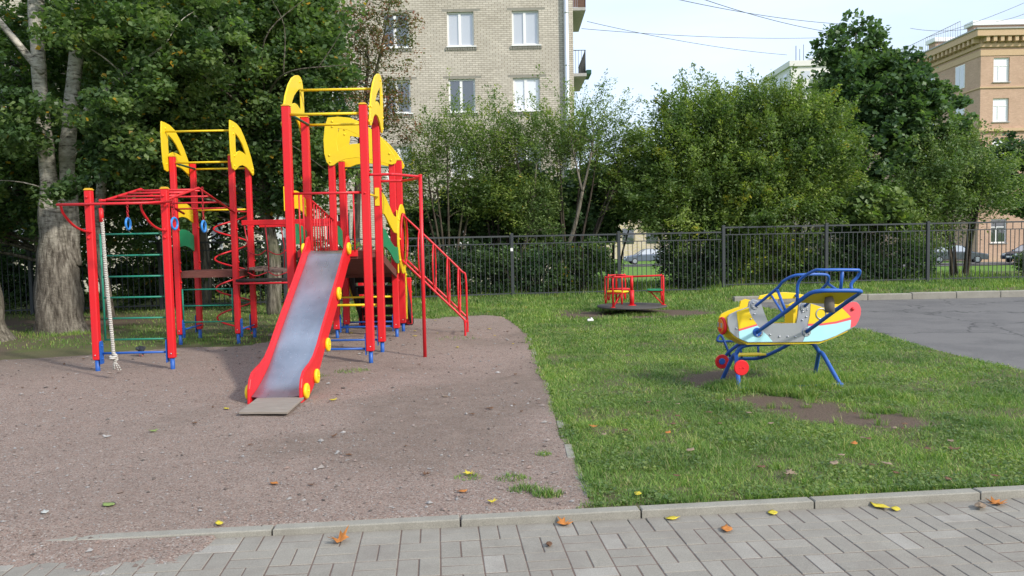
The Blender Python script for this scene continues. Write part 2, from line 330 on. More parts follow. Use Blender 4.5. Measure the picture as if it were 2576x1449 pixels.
# ---------------------------------------------------------------- ground
KA = 0.094                                            # slope of the near kerb line
kerbY = lambda x: 4.318+KA*(np.asarray(x)-.2)
def ground_z(x, y):
    x = np.asarray(x, float); y = np.asarray(y, float)
    z = -1.2*np.clip((y-26)/30, 0, 1)
    z = z + np.where((x > 4.6), .13*np.clip((y-17.95)/.8, 0, 1), 0)*np.clip((x-4.6)/1.2, 0, 1)
    return z
def soil_mask(x, y):
    n = (fbm(x,y,1.3,5)-.5); n2 = fbm(x,y,5,9)-.5
    def ell(cx,cy,rx,ry,ph=0): 
        c,s_=math.cos(ph),math.sin(ph); dx=x-cx; dy=y-cy; u=(dx*c+dy*s_)/rx; v=(-dx*s_+dy*c)/ry
        return 1.15-np.sqrt(u*u+v*v)+n*1.3+n2*.6
    m = np.maximum.reduce([ell(2.42,6.95,.62,.45,-.35), ell(2.8,6.4,.62,.32,-.3), ell(2.2,8.5,.62,.8), ell(2.4,15.6,2.1,1.25), ell(2.3,7.2,.5,.35)])
    m = np.clip(m*1.6, 0, 1)
    left = np.clip((-5.6-x)/2.2,0,1)*np.clip(.95+n*2.6,0,1)*np.clip((19.5-y)/3,0.25,1)
    back = np.clip((.6-x)/1.0,0,1)*np.clip((16.6-y)/1.0,0,1)*.6*np.clip(.5+n*4,0,1)
    far = .62*np.clip(n*4+n2*5, 0, 1)
    m2 = np.maximum(m, np.maximum(left, back)); return np.clip(np.maximum(m2, far*(y<20)), 0, 1)
def grid(name, xs, ys, zf, keep, m, attrf=None):
    X, Y = np.meshgrid(xs, ys); Z = zf(X,Y); V = np.stack([X,Y,Z],-1).reshape(-1,3); nx = len(xs)
    I, J = np.meshgrid(np.arange(len(xs)-1), np.arange(len(ys)-1)); a = (J*nx+I).ravel()
    cx = (xs[:-1]+xs[1:])/2; cy = (ys[:-1]+ys[1:])/2; CX, CY = np.meshgrid(cx,cy); k = keep(CX,CY).ravel(); a = a[k]
    F = np.stack([a,a+1,a+1+nx,a+nx],-1)
    return V, F, (attrf(X,Y).ravel() if attrf else None)
# base ground, one sheet to the horizon, dips under the paved and gravelled court
xs = np.concatenate([[-1500,-700,-300,-120,-60], np.arange(-40,60,4.), [60,90,150,400,900,1500]])
ys = np.concatenate([[-600,-200,-60,-20], np.arange(-10,26,3.), np.arange(26,60,2.), [60,80,120,200,400,900,1500]])
V,F_,_ = grid('g', xs, ys, lambda X,Y: ground_z(X*0,Y)-.16, lambda X,Y: X==X, None)
kind(quads_mesh('ground', V, 'far', faces=F_, smooth=True), 'structure')
road_l = lambda y: 5.36+.05*np.sin(np.asarray(y)*1.7)+np.where(np.asarray(y)>12,-(np.asarray(y)-12)*.05,0)
def gmask(X,Y):
    e = (fbm(X,Y,2.2,11)-.5)*.28
    right = .42-.0235*(Y-4.3) - .09*np.clip(Y-12.5,0,9)**1.3 - X + e*.35
    back = 15.6-Y + e*4 + np.where(X<-3.5, (fbm(X,Y,.6,4)-.5)*2.0, 0)
    left = np.where(Y > 10.2, X+6.95-(fbm(X,Y,.8,3)-.5)*1.6-(Y>13.3)*(Y-13.3)*.5+np.clip(10.9-Y,-1,1)*3, 1)
    return np.minimum(np.minimum(right, back), left)
def keep_lawn(X,Y): return (Y > kerbY(X)+.03) & ~((X > road_l(Y)+.05) & (Y < 17.86+(X-8)*.015))
gx = np.arange(-15,17,.085); gy = np.arange(4.1,27,.085)
V,F_,A = grid('l', gx, gy, lambda X,Y: ground_z(X,Y)+.018*(fbm(X,Y,1.5,2)-.5)-.004-.07*(gmask(X,Y)>.12), keep_lawn, None, soil_mask)
kind(quads_mesh('lawn', V, 'lawn', faces=F_, tint=A, attr='soil', smooth=True), 'structure')
# gravel
def pave_z(x): return -.040+.022*np.clip((.6-np.asarray(x))/3.2, 0, 1)
def grav_z(X,Y):
    d = Y-kerbY(X)
    court = .006+.030*(fbm(X,Y,.8,1)-.5)+.010*(fbm(X,Y,5,6)-.5)+.004*(vn(X,Y,22,2)-.5)+.045*np.clip((-1.5-X)/2.2,0,1)*np.clip(1.2-np.abs(d),0,1)
    bias = -.022+.029*np.clip((-.2-X)/3.2,0,1)-.010*np.clip((-d-.25)/.6,0,1)+.030*(fbm(X,Y,6,15,4)-.5)
    spill = pave_z(X)+bias+.030*(fbm(X,Y,2.2,8,5)-.5)+.006*(vn(X,Y,30,5)-.5)
    t = np.clip((d+.02)/.10,0,1); t = np.where(X < -1.6, np.clip((d+.4)/.6,0,1), t)
    return court*t+spill*(1-t)
parts = []
for ax, ay in ((np.arange(-14,.60,.06), np.arange(4.6,16.6,.06)), (np.arange(-6.5,.58,.02), np.arange(2.0,4.601,.02))):
    parts.append(grid('g', ax, ay, grav_z, lambda X,Y: ((gmask(X,Y) > 0) & (Y > kerbY(X)-.0)) | ((Y <= kerbY(X)) & (X < .52)), None, lambda X,Y: np.clip((fbm(X,Y,.5,21)-.52)*3,0,.42)*(Y>4.6)+np.clip((-4.5-X)/3,0,.55)*(Y>9)*np.clip((Y-9)/2,0,1)))
Va = np.concatenate([p[0] for p in parts]); Fa = np.concatenate([parts[0][1], parts[1][1]+len(parts[0][0])]); Aa = np.concatenate([p[2] for p in parts])
kind(quads_mesh('gravel_ground', Va, 'gravel', faces=Fa, tint=Aa, attr='soil', smooth=True), 'structure')
# loose stones
def stones(n, xf, yf, smin, smax):
    base = np.array([(1,0,0),(0,1,0),(-1,0,0),(0,-1,0),(0,0,.7),(0,0,-.5)], float); fc = np.array([(0,1,4),(1,2,4),(2,3,4),(3,0,4),(1,0,5),(2,1,5),(3,2,5),(0,3,5)])
    x = xf(n); y = yf(n); k = (gmask(x,y) > -.02) | (RNG.random(n) < .03); x = x[k]; y = y[k]; n = len(x); s = smin+(smax-smin)*RNG.random(n)**3
    a = RNG.random(n)*6.28; V = np.repeat(base[None],n,0)*(s[:,None,None]*(.7+.6*RNG.random((n,6,1)))); V[:,:,0] *= 1.4
    c, sn = np.cos(a)[:,None], np.sin(a)[:,None]; X = V[:,:,0]*c-V[:,:,1]*sn; Y = V[:,:,0]*sn+V[:,:,1]*c
    V = np.stack([X+x[:,None], Y+y[:,None], V[:,:,2]+(grav_z(x,y))[:,None]+s[:,None]*.3], -1)
    F = fc[None]+(np.arange(n)*6)[:,None,None]; return V.reshape(-1,3), F.reshape(-1,3), np.repeat(RNG.random(n),8)
m_, t_, b_ = nmat('loose_stone', .9, .2); at_ = N(t_, 'ShaderNodeAttribute', attribute_name='tint')
t_.links.new(ramp(t_, at_.outputs['Fac'], [(0,(.08,.07,.063)),(.4,(.25,.18,.15)),(.75,(.24,.225,.21)),(.985,(.28,.27,.26)),(1,(.42,.40,.38))]), b_.inputs['Base Color']); M['pebble'] = m_
near = lambda n: 2.3+12.5*RNG.random(n)**2.0
sets = [stones(52000, lambda n: -7+7.4*RNG.random(n), lambda n: 2.3+6*RNG.random(n)**1.7, .0022, .007), stones(9000, lambda n: -9+9.4*RNG.random(n), near, .004, .016), stones(300, lambda n: -6+6.6*RNG.random(n), near, .012, .026)]
off = 0; Vs=[];Fs=[];Ts=[]
for v_,f_,t2 in sets: Vs.append(v_); Fs.append(f_+off); Ts.append(t2); off += len(v_)
kind(quads_mesh('loose_gravel', np.concatenate(Vs), 'pebble', faces=np.concatenate(Fs), tint=np.concatenate(Ts)), 'stuff')

# pavers: basket weave of pairs
ca, sa = math.cos(math.atan(KA)), math.sin(math.atan(KA))
def paver_pt(u, v, z=0): return (.2+u*ca-v*-sa*-1, 4.29-.035+u*sa-v*ca*1.0, z) if False else (.2+u*ca+v*sa, 4.283+u*sa-v*ca, z)
mb = MB(); tints = []; Q = .2062; g_ = .0027
for i in range(-36, 37):
    for j in range(0, 20):
        h = (i+j)%2
        for k in range(2):
            if h: u0,u1,v0,v1 = i*Q,(i+1)*Q, j*Q+k*Q/2, j*Q+(k+1)*Q/2
            else: u0,u1,v0,v1 = i*Q+k*Q/2, i*Q+(k+1)*Q/2, j*Q, (j+1)*Q
            u0+=g_; u1-=g_; v0+=g_; v1-=g_; c = .0028; cx_ = paver_pt((u0+u1)/2,(v0+v1)/2); zt = float(pave_z(cx_[0]))+random.uniform(-.0018,.0018)
            vs = [paver_pt(u,v,zt-.05) for u,v in ((u0,v0),(u1,v0),(u1,v1),(u0,v1))]+[paver_pt(u,v,zt-c) for u,v in ((u0,v0),(u1,v0),(u1,v1),(u0,v1))]+[paver_pt(u,v,zt) for u,v in ((u0+c,v0+c),(u1-c,v0+c),(u1-c,v1-c),(u0+c,v1-c))]
            mb.add(vs, [(0,1,5,4),(1,2,6,5),(2,3,7,6),(3,0,4,7),(4,5,9,8),(5,6,10,9),(6,7,11,10),(7,4,8,11),(8,9,10,11)])
            tints += [random.random()**1.3]*9
o = quads_mesh('paving', np.array(mb.v), 'paver', faces=np.array(mb.f), tint=tints); kind(o, 'structure')
V,F_,_ = grid('j', np.arange(-10,10.1,.5), np.arange(-3,5.3,.25), lambda X,Y: pave_z(X)-.0028, lambda X,Y: Y < kerbY(X)+.0, None)
kind(quads_mesh('paving_joints', V, 'joint', faces=F_), 'structure')
# near kerb, metre-long stones
for i in range(-9, 10):
    a = .2-.51+i*1.0+.005; b = a+.99; mb = MB(); zt = .004+.004*random.random()
    P = lambda u,v,z: (.2+(u-.2)*ca-v*sa, 4.318+(u-.2)*sa+v*ca, z); c=.006
    vs=[P(a,-.038,-.2),P(b,-.038,-.2),P(b,.042,-.2),P(a,.042,-.2),P(a,-.038,zt-c),P(b,-.038,zt-c),P(b,.042,zt-c),P(a,.042,zt-c),P(a+c,-.038+c,zt),P(b-c,-.038+c,zt),P(b-c,.042-c,zt),P(a+c,.042-c,zt)]
    mb.add(vs, [(3,2,1,0),(0,1,5,4),(1,2,6,5),(2,3,7,6),(3,0,4,7),(4,5,9,8),(5,6,10,9),(6,7,11,10),(7,4,8,11),(8,9,10,11)])
    kind(mb.obj('kerb', 'kerb'), 'structure')
# broken edging strip between gravel and lawn
mb = MB(); y = 4.42
while y < 15:
    l = random.uniform(.12,.4)
    if random.random() < .5: x = .425-.0235*(y-4.3)+random.uniform(-.012,.012); mb.box((x-.03,y,-.04),(x+.025,y+l*.96,random.uniform(-.006,.012)), .004)
    y += l
kind(mb.obj('edging_strip', 'kerb'), 'structure')
# asphalt yard and far kerb
V,F_,_ = grid('a', np.concatenate([np.arange(4.6,6.5,.08), np.arange(6.5,40,1.)]), np.arange(-2,18.4,.08), lambda X,Y: -.012+.01*(fbm(X,Y,.4,3)-.5), lambda X,Y: (X > road_l(Y)+.10*(fbm(X,Y,3,7)-.5)) & (Y < 17.80+(X-8)*.015) & (Y > kerbY(X)+.05), None)
kind(quads_mesh('road', V, 'asphalt', faces=F_, smooth=True), 'structure')
x = 4.95
while x < 20:
    yy = 17.84+(x-8)*.015; mb = MB(); l = 1.0; dz = random.uniform(-.012,.01)+.10
    mb.box((x+.006,yy-.08,-.1),(x+l-.006,yy+.08,dz+.03), .015); kind(mb.obj('kerb', 'kerb'), 'structure'); x += l
# the street past the fence
V,F_,_ = grid('s', np.arange(-60,121,4.), np.arange(63.,84,3.), lambda X,Y: X*0-1.32, lambda X,Y: ((X>26)&(Y<69)) | ((X<26)&(Y>75)&(Y<81)), None)
kind(quads_mesh('street', V, 'asphalt', faces=F_), 'structure')

# ---------------------------------------------------------------- grass
def blades(name, x, y, h, wd, lean=.5, label=None):
    n = len(x); z = ground_z(x,y)-.004; a = RNG.random(n)*6.283; l = h*lean*(.3+RNG.random(n)); b = a+RNG.normal(0,.5,n)
    dx, dy = np.cos(a+1.57)*wd/2, np.sin(a+1.57)*wd/2
    B0 = np.stack([x-dx,y-dy,z],-1); B1 = np.stack([x+dx,y+dy,z],-1)
    mxp = np.stack([x+np.cos(b)*l*.35, y+np.sin(b)*l*.35, z+h*.6],-1); off = np.stack([dx,dy,0*dx],-1)*.75
    T = np.stack([x+np.cos(b)*l, y+np.sin(b)*l, z+h],-1)
    V = np.stack([B0,B1,mxp+off,mxp-off,T],1).reshape(-1,3); i = np.arange(n)*5
    # one quad to mid height and a tip quad folded to a point
    F1 = np.stack([i,i+1,i+2,i+3],-1); F2 = np.stack([i+3,i+2,i+4,i+4],-1)
    me_f = np.concatenate([F1, np.stack([i+3,i+2,i+4],-1).repeat(1,0)[:, [0,1,2,2]]]) if False else F1
    return V, i, RNG.random(n)
def grass_object(name, sets):
    V=[];T3=[];Q4=[];A=[];o=0
    for v,i,t in sets: V.append(v); T3.append(np.stack([i+3,i+2,i+4],-1)+o); Q4.append(np.stack([i,i+1,i+2,i+3],-1)+o); A.append(np.repeat(t,5)); o += len(v)
    V=np.concatenate(V);Q4=np.concatenate(Q4);T3=np.concatenate(T3);A=np.concatenate(A)
    me = bpy.data.meshes.new(name); me.vertices.add(len(V)); me.vertices.foreach_set('co', V.astype(np.float32).ravel())
    li = np.concatenate([Q4.ravel(),T3.ravel()]).astype(np.int32); me.loops.add(len(li)); me.loops.foreach_set('vertex_index', li)
    ls = np.concatenate([np.arange(len(Q4))*4, Q4.size+np.arange(len(T3))*3]).astype(np.int32); me.polygons.add(len(ls)); me.polygons.foreach_set('loop_start', ls)
    a = me.attributes.new('tint','FLOAT','POINT'); a.data.foreach_set('value', A.astype(np.float32)); me.update(calc_edges=True); me.materials.append(M['blade'])
    ob = bpy.data.objects.new(name, me); COL.objects.link(ob); return ob
def scatter(n, x0,x1,y0,y1, p=1.0): 
    x = x0+(x1-x0)*RNG.random(n); y = y0+(y1-y0)*RNG.random(n)
    ok = keep_lawn(x,y) & (gmask(x,y) < .02+.0) & (y > kerbY(x)+.045)
    ok &= RNG.random(n) > soil_mask(x,y)*1.05-.03; return x[ok], y[ok]
sets = []
def gset(n, box, hmin, hmax, wd, lean=.6):
    x,y = scatter(n,*box); cl = fbm(x,y,1.7,31); h = (hmin+(hmax-hmin)*RNG.random(len(x))**1.5)*(.35+1.35*cl); sets.append(blades('', x,y,h,wd*(.7+.6*RNG.random(len(x))),lean))
gset(120000, (.2,4.6,4.3,7.2), .010,.044,.0042,1.4); gset(90000, (.1,6.5,7.0,10.5), .010,.042,.006,1.3)
gset(75000, (-.2,7,10.3,14.5), .015,.05,.009,1.1); gset(80000, (-4,7.5,14.2,18.2), .02,.07,.012,.7); gset(75000, (-4,16,17.9,22.5), .03,.10,.014,.6)
gset(26000, (-14,-2,12,20), .02,.06,.012); gset(16000, (-14,15,22.4,26.5), .06,.18,.02,.5)
def tuft(cx,cy,r,n,h,wd=.006):
    a = RNG.random(n)*6.283; q = r*np.sqrt(RNG.random(n)); x = cx+np.cos(a)*q; y = cy+np.sin(a)*q*.7; o_ = y > kerbY(x)+.045; x,y,q = x[o_],y[o_],q[o_]; n = len(x); sets.append(blades('',x,y,h*(.4+.8*RNG.random(n))*(1.15-.6*q/r),wd*(.7+.6*RNG.random(n)),.8))
for cx,cy,r,n,h in ((2.25,7.75,.34,1700,.13),(2.6,7.8,.30,1700,.14),(2.42,7.60,.14,700,.10),(3.0,7.72,.2,800,.11),(2.95,7.95,.34,1400,.12),(2.55,7.45,.17,900,.10),(2.7,7.3,.13,800,.10),(3.3,7.4,.22,700,.10),(3.5,7.15,.16,500,.08),(2.05,7.8,.2,600,.10),(3.1,6.62,.12,350,.07),(3.25,8.2,.3,900,.11),(2.3,15.25,.3,500,.10),(2.75,15.2,.25,400,.09),
    (.05,4.72,.10,160,.06),(-.02,4.95,.12,150,.05),(.18,4.62,.09,200,.07),(-.3,5.0,.1,90,.04),(.2,5.5,.06,80,.05),(-1.9,9.3,.22,160,.05),(-2.25,9.0,.15,90,.04),(-8.2,13.75,.5,500,.10),(-7.6,13.9,.3,260,.10),(-.9,12.2,.4,120,.05)): tuft(cx,cy,r,n,h)
for k in range(70): tuft(.50-.002*k+.035*RNG.normal(), 4.5+k*.085, .05, 40, .06, .005)
for k in range(60): tuft(.38-.0028*k+.04*RNG.normal(), 8.5+k*.12, .09, 26, .07, .007)
for k in range(90): tuft(RNG.uniform(.5,4.2), RNG.uniform(4.45,7.5), .05, 38, RNG.uniform(.06,.11), .0045)
for k in range(70): tuft(RNG.uniform(-3,5.4) if k%2 else RNG.uniform(5,13), RNG.uniform(20.0,21.6), .25, 40, RNG.uniform(.12,.28), .012)
xk = RNG.uniform(.35,3.6,140)
for x_ in xk: tuft(x_, float(kerbY(x_))+.06+RNG.random()*.04, .04, 22, .05, .004)
for k in range(12): xx=RNG.uniform(-.6,3.2); 
kind(grass_object('lawn_grass', sets), 'stuff')
n_ = 60000; x = RNG.uniform(.3,6,n_); y = 4.35+RNG.random(n_)**1.5*9; k_ = keep_lawn(x,y) & (gmask(x,y) < .0) & (fbm(x,y,2.5,41)+.25*fbm(x,y,9,43) > .63) & (RNG.random(n_) > soil_mask(x,y)) & (y > kerbY(x)+.05); WEED = (x[k_], y[k_])

# ================================================================ PLAY STRUCTURE
ps = thing('play_structure', 'large red and yellow climbing frame with three towers, metal slide and overhead ladder', 'climbing frame', (-3,11,0))
def gz(x,y): return float(grav_z(np.array([x]),np.array([y]))[0])
def post(x, y, h, cap=True, bracket=None, bolts=(), z0=.15):
    mb = MB(); s_ = .049 if x > -4 else .041; mb.box((x-s_,y-s_,z0),(x+s_,y+s_,h), .009)
    for zb, fx, fy in bolts: mb.ball((x+fx*.05,y+fy*.05,zb), .016, 8)
    p = mb.obj('post', 'red', ps)
    b = MB().tube([(x,y,-.1),(x,y,z0+.01)], .027, 12).obj('base_pipe', 'blue', p)
    sb = MB().ball((x+random.uniform(-.01,.01),y-.05,z0+.06), .009, 8, (1,.5,1)).obj('bolt', 'bolt', p)
    if cap:
        c = MB(); c.tube([(x,y,h),(x,y,h+.012),(x,y,h+.03),(x,y,h+.036)], [.062,.062,.03,.001], 4) if False else c.box((x-s_-.004,y-s_-.004,h),(x+s_+.004,y+s_+.004,h+.014),.005)
        c.box((x-.038,y-.038,h+.014),(x+.038,y+.038,h+.026),.006); c.obj('cap', 'cap', p)
    if bracket is not None:
        fx = bracket; q = MB().prism([(-.042,.10),(.042,.10),(.042,.34),(.03,.38),(-.03,.38),(-.042,.34)], [], lambda u,v: (x+fx*.056,y+u,v), (1,0,0), .008)
        q.ball((x+fx*.063,y,.32),.013,8); q.ball((x+fx*.063,y,.16),.013,8)
        q2 = MB().prism([(-.042,.10),(.042,.10),(.042,.34),(.03,.38),(-.03,.38),(-.042,.34)], [], lambda u,v: (x+u,y-.056 if False else y+.056,v), (0,1,0), .008)
        q.obj('foot_bracket', 'blue', p)
    return p
T1 = dict(x0=-2.74,x1=-1.79,y0=9.93,y1=10.83,h=3.2); T2 = dict(x0=-2.77,x1=-1.83,y0=12.5,y1=13.25,h=2.86); T3 = dict(x0=-5.11,x1=-4.22,y0=12.18,y1=12.95,h=2.86)
bl = [(2.36,0,-1),(1.42,0,-1)]
post(T1['x0'],T1['y0'],3.2, bolts=[(2.05,-1,0),(1.75,-1,0)]); post(T1['x1'],T1['y0'],3.2, bolts=[(2.40,1,0),(2.26,1,0),(2.12,0,-1)], bracket=-1)
post(T1['x0'],T1['y1'],3.2, bracket=1); post(T1['x1'],T1['y1'],3.2, bolts=[(2.40,1,0),(2.22,1,0)], bracket=-1)
for x in (T2['x0'],T2['x1']):
    post(x,T2['y0'],2.84, bracket=1 if x<-2.5 else -1, bolts=[(1.9,-1 if x<-2.5 else 1,0),(1.2,1,0),(.9,1,0)]); post(x,T2['y1'],2.84, bracket=-1 if x<-2.5 else -1)
for x in (T3['x0'],T3['x1']):
    post(x,T3['y0'],2.86, bolts=[(2.05,1,0),(1.75,1,0),(1.25,1,0),(1.12,1,0),(.95,1,0)], bracket=1); post(x,T3['y1'],2.83, bolts=[(1.8,1,0),(1.25,1,0)], bracket=-1)
FX0,FX1,FY = -5.06,-4.165,9.62
post(FX0,FY,2.2, bolts=[(2.12,0,-1),(2.02,0,-1),(1.7,0,-1),(1.63,0,-1)], bracket=1); post(FX1,FY+.04,2.2, bolts=[(2.12,0,-1),(2.0,0,-1),(1.72,0,-1),(1.62,0,-1)], bracket=-1)

# roof panels (sails)
T1P = [(9.93,3.0),(9.98,3.033),(10.016,3.144),(10.135,3.363),(10.304,3.541),(10.477,3.658),(10.662,3.727),(10.80,3.757),(10.91,3.752),(10.974,3.72),(11.013,3.66),(11.04,3.55),(11.047,3.385),(11.03,3.182),(10.99,3.04),(10.933,2.985),(10.869,2.984),(10.81,3.04),(10.753,3.09),(10.63,3.15),(10.5,3.165),(10.36,3.15),(10.25,3.10),(10.17,3.03),(10.08,2.97),(9.98,2.955)]
T1H = [(10.90,3.60),(10.90,3.30),(10.80,3.325),(10.69,3.35),(10.574,3.352),(10.47,3.325),(10.42,3.30),(10.434,3.341),(10.553,3.446),(10.668,3.509),(10.79,3.565)]
T3P = [(11.99,3.37),(12.119,3.368),(12.284,3.352),(12.449,3.303),(12.611,3.192),(12.775,3.049),(12.917,2.883),(13.016,2.725),(13.01,2.65),(12.956,2.62),(12.821,2.678),(12.644,2.73),(12.468,2.744),(12.313,2.715),(12.201,2.662),(12.115,2.635),(12.034,2.654),(11.996,2.75),(11.975,2.917),(11.965,3.196)]
T3H = [(12.20,3.20),(12.344,3.15),(12.486,3.075),(12.60,2.98),(12.659,2.92),(12.515,2.946),(12.363,2.954),(12.253,2.925),(12.19,2.87),(12.185,3.05)]
def side_panel(x, P_, H_, name, col, blt=(), par=None, th=.02):
    mb = MB().prism(P_, H_, lambda u,v: (x,u,v), (1,0,0), th)
    for u,v in blt:
        for s_ in (-1,1): mb.ball((x+s_*th*.6,u,v), .018, 8, (.7,1,1))
    return mb.obj(name, col, par or ps, .004)
side_panel(T1['x0']-.065, T1P, [T1H], 'roof_panel', 'yellow', [(10.85,3.68),(10.92,3.2),(10.02,3.03),(10.95,3.05)])
side_panel(T1['x1']+.065, T1P, [T1H], 'roof_panel', 'yellow', [(10.85,3.68),(10.95,3.5),(10.05,3.2),(10.02,3.03),(10.98,3.2),(10.95,3.05)])
side_panel(T3['x0']-.065, T3P, [T3H], 'roof_panel', 'yellow', [(12.1,3.28),(12.1,2.75)])
side_panel(T3['x1']+.065, T3P, [T3H], 'roof_panel', 'yellow', [(12.1,3.28),(12.1,3.18),(12.1,2.85),(12.1,2.7),(12.94,2.72),(12.94,2.66)])
T2P = [(-2.79,3.44),(-2.63,3.45),(-2.45,3.43),(-2.27,3.36),(-2.12,3.25),(-1.98,3.12),(-1.88,3.0),(-1.78,2.85),(-1.745,2.77),(-1.76,2.72),(-1.82,2.70),(-1.91,2.72),(-2.02,2.76),(-2.2,2.8),(-2.38,2.82),(-2.54,2.8),(-2.65,2.76),(-2.72,2.71),(-2.78,2.70),(-2.83,2.76),(-2.86,2.89),(-2.865,3.1),(-2.84,3.3)]
T2H = [(-2.63,3.27),(-2.5,3.25),(-2.35,3.18),(-2.22,3.08),(-2.17,3.03),(-2.3,3.035),(-2.42,3.03),(-2.53,3.01),(-2.59,2.97),(-2.645,2.93),(-2.66,3.07)]
for y in (12.42, 13.33):
    mb = MB().prism(T2P, [T2H], lambda u,v: (u,y,v), (0,1,0), .02)
    for u,v in ((-2.72,3.38),(-2.72,3.3),(-2.78,2.86),(-2.77,2.76),(-1.85,2.87),(-1.83,2.77)): mb.ball((u,y-.013,v), .018, 8, (1,.7,1))
    mb.obj('roof_panel', 'yellow', ps, .004)
def bar(a, b, r, col, name='bar', par=None): return MB().tube([a,b], r, 10).obj(name, col, par or ps)
bar((T1['x0']-.05,10.86,3.57),(T1['x1']+.05,10.86,3.57), .017, 'yellow', 'roof_bar')
bar((T1['x0']+.04,9.93,3.10),(T1['x1']-.04,9.93,3.10), .017, 'yellow', 'roof_bar'); bar((T1['x0']+.04,10.83,3.10),(T1['x1']-.04,10.83,3.10), .017, 'yellow', 'roof_bar')
bar((T1['x0']+.05,9.97,3.10),(T1['x0']+.05,10.8,3.10), .017, 'dgreen', 'side_bar'); bar((T1['x1']-.04,9.97,3.1),(T1['x1']-.04,10.8,3.1), .017, 'dgreen', 'side_bar')
bar((T3['x0']-.05,12.1,3.23),(T3['x1']+.05,12.1,3.23), .015, 'yellow', 'roof_bar'); bar((T3['x0']+.04,12.18,2.77),(T3['x1']-.04,12.18,2.77), .015, 'yellow', 'roof_bar')
bar((T3['x0']+.04,12.95,2.74),(T3['x1']-.04,12.95,2.74), .015, 'yellow', 'roof_bar'); bar((T3['x0']+.05,12.22,2.76),(T3['x0']+.05,12.9,2.74), .015, 'dgreen', 'side_bar')
bar((T3['x0']+.04,12.95,2.08),(T3['x1']-.04,12.95,2.08), .015, 'yellow', 'back_bar')
bar((T2['x0']+.04,13.25,2.74),(T2['x1']-.04,13.25,2.74), .016, 'dgreen', 'side_bar')
# wave shaped side boards
ZY = [(10.88,2.2),(11.0,2.19),(11.186,2.155),(11.42,2.09),(11.634,2.019),(11.85,1.94),(12.02,1.9),(12.218,1.89),(12.45,1.88),(12.45,1.63),(12.169,1.64),(11.97,1.651),(11.7,1.72),(11.491,1.786),(11.25,1.86),(11.107,1.898),(10.88,1.90)]
ZG = [(10.88,1.72),(11.0,1.70),(11.158,1.683),(11.34,1.62),(11.512,1.558),(11.75,1.49),(11.999,1.439),(12.213,1.426),(12.45,1.42),(12.45,1.17),(12.221,1.178),(12.093,1.192),(11.85,1.25),(11.632,1.327),(11.4,1.385),(11.172,1.433),(10.88,1.45)]
side_panel(T1['x1']+.03, ZY, [], 'side_board', 'yellow'); side_panel(T1['x1']+.03, ZG, [], 'side_board', 'green')
def wave(y0,y1,z,dz,amp=.09):
    n=10; top=[(y0+(y1-y0)*i/n, z+dz/2+amp*(math.sin(math.pi*(.15+.85*i/n))-.8)) for i in range(n+1)]; return top+[(a,b-dz) for a,b in reversed(top)]
for T in (T3,T1):
    side_panel(T['x0']-.02, wave(T['y0']+.05,T['y1']-.05,2.06,.23), [], 'side_board', 'yellow', [(T['y1']-.1,2.0)]); side_panel(T['x0']-.02, wave(T['y0']+.05,T['y1']-.05,1.62,.26), [], 'side_board', 'green')
mb = MB().box((T1['x0']-.055,9.88,1.92),(T1['x0']-.045,9.98,2.22)); mb.obj('side_plate', 'yellow', ps)
side_panel(T2['x0']-.02, wave(12.55,13.2,1.62,.3), [], 'side_board', 'green')
# platforms
def platform(x0,x1,y0,y1,z,th=.10, m='deck'):
    mb = MB(); n = 6
    for i in range(n): a = y0+(y1-y0)*i/n; mb.box((x0,a+.003,z-.04),(x1,a+(y1-y0)/n-.003,z), .004)
    mb.box((x0,y0-.012,z-th),(x1,y0-.002,z-.001)); mb.box((x0,y1+.002,z-th),(x1,y1+.012,z-.001))
    mb.box((x0+.001,y0,z-th),(x0+.03,y1,z-.042)); mb.box((x1-.03,y0,z-th),(x1-.001,y1,z-.042)); return mb.obj('platform', m, ps)
platform(T1['x0']+.05,T1['x1']-.05,9.96,10.88,1.41); platform(T2['x0']+.05,T2['x1']-.05,12.47,13.3,1.06); platform(T3['x0']-.02,T3['x1']+.02,12.2,12.97,1.12)
# sloping ramp between the first two towers
mb = MB(); a = Vector((0,10.88,1.40)); b = Vector((0,12.47,1.05)); d = (b-a).normalized(); n_ = Vector((0,-d.z,d.y)); xm = (T1['x0']+T1['x1'])/2
for i in range(8):
    c = a.lerp(b,(i+.5)/8); mb.obox((xm,c.y,c.z-.02),(.44,0,0),d*((b-a).length/16-.003),n_*.018)
for s_ in (-1,1): c = a.lerp(b,.5); mb.obox((xm+s_*.455,c.y,c.z-.05),(.014,0,0),d*((b-a).length/2),n_*.055)
mb.obj('ramp', 'deck', ps)
# railing on the left of the ramp
mb = MB(); A = Vector((T1['x0'],10.85,2.13)); B = Vector((T2['x0'],12.5,1.86)); mb.tube([A,B],.016,8); A2 = A-Vector((0,0,.72)); B2 = B-Vector((0,0,.72)); mb.tube([A2,B2],.013,8)
for i in range(1,10): mb.tube([A.lerp(B,i/10),A2.lerp(B2,i/10)],.010,6)
mb.obj('railing', 'red_tube', ps)
# front guard rail of the slide tower
mb = MB(); zt=2.13; mb.tube([(T1['x0']+.04,9.93,zt),(T1['x1']-.04,9.93,zt)],.016,10)
for x in (-2.62,-2.57,-2.03,-1.945): mb.tube([(x,9.93,zt),(x,9.93,1.40)],.010,8)
for x0,x1 in ((-2.66,-2.53),(-2.06,-1.91)): mb.box((x0,9.925,1.34),(x1,9.937,1.415))
mb.obj('guard_rail', 'red_tube', ps)
mb = MB(); mb.tube([(T1['x1'],9.97,2.12),(T1['x1'],10.8,2.12)],.015,8); mb.box((T1['x1']-.03,10.77,2.0),(T1['x1']+.03,10.782,2.24)); mb.obj('side_bar', 'yellow', ps)
mb = MB(); mb.box((T1['x1']-.035,10.765,1.98),(T1['x1']+.035,10.775,2.22),.002)
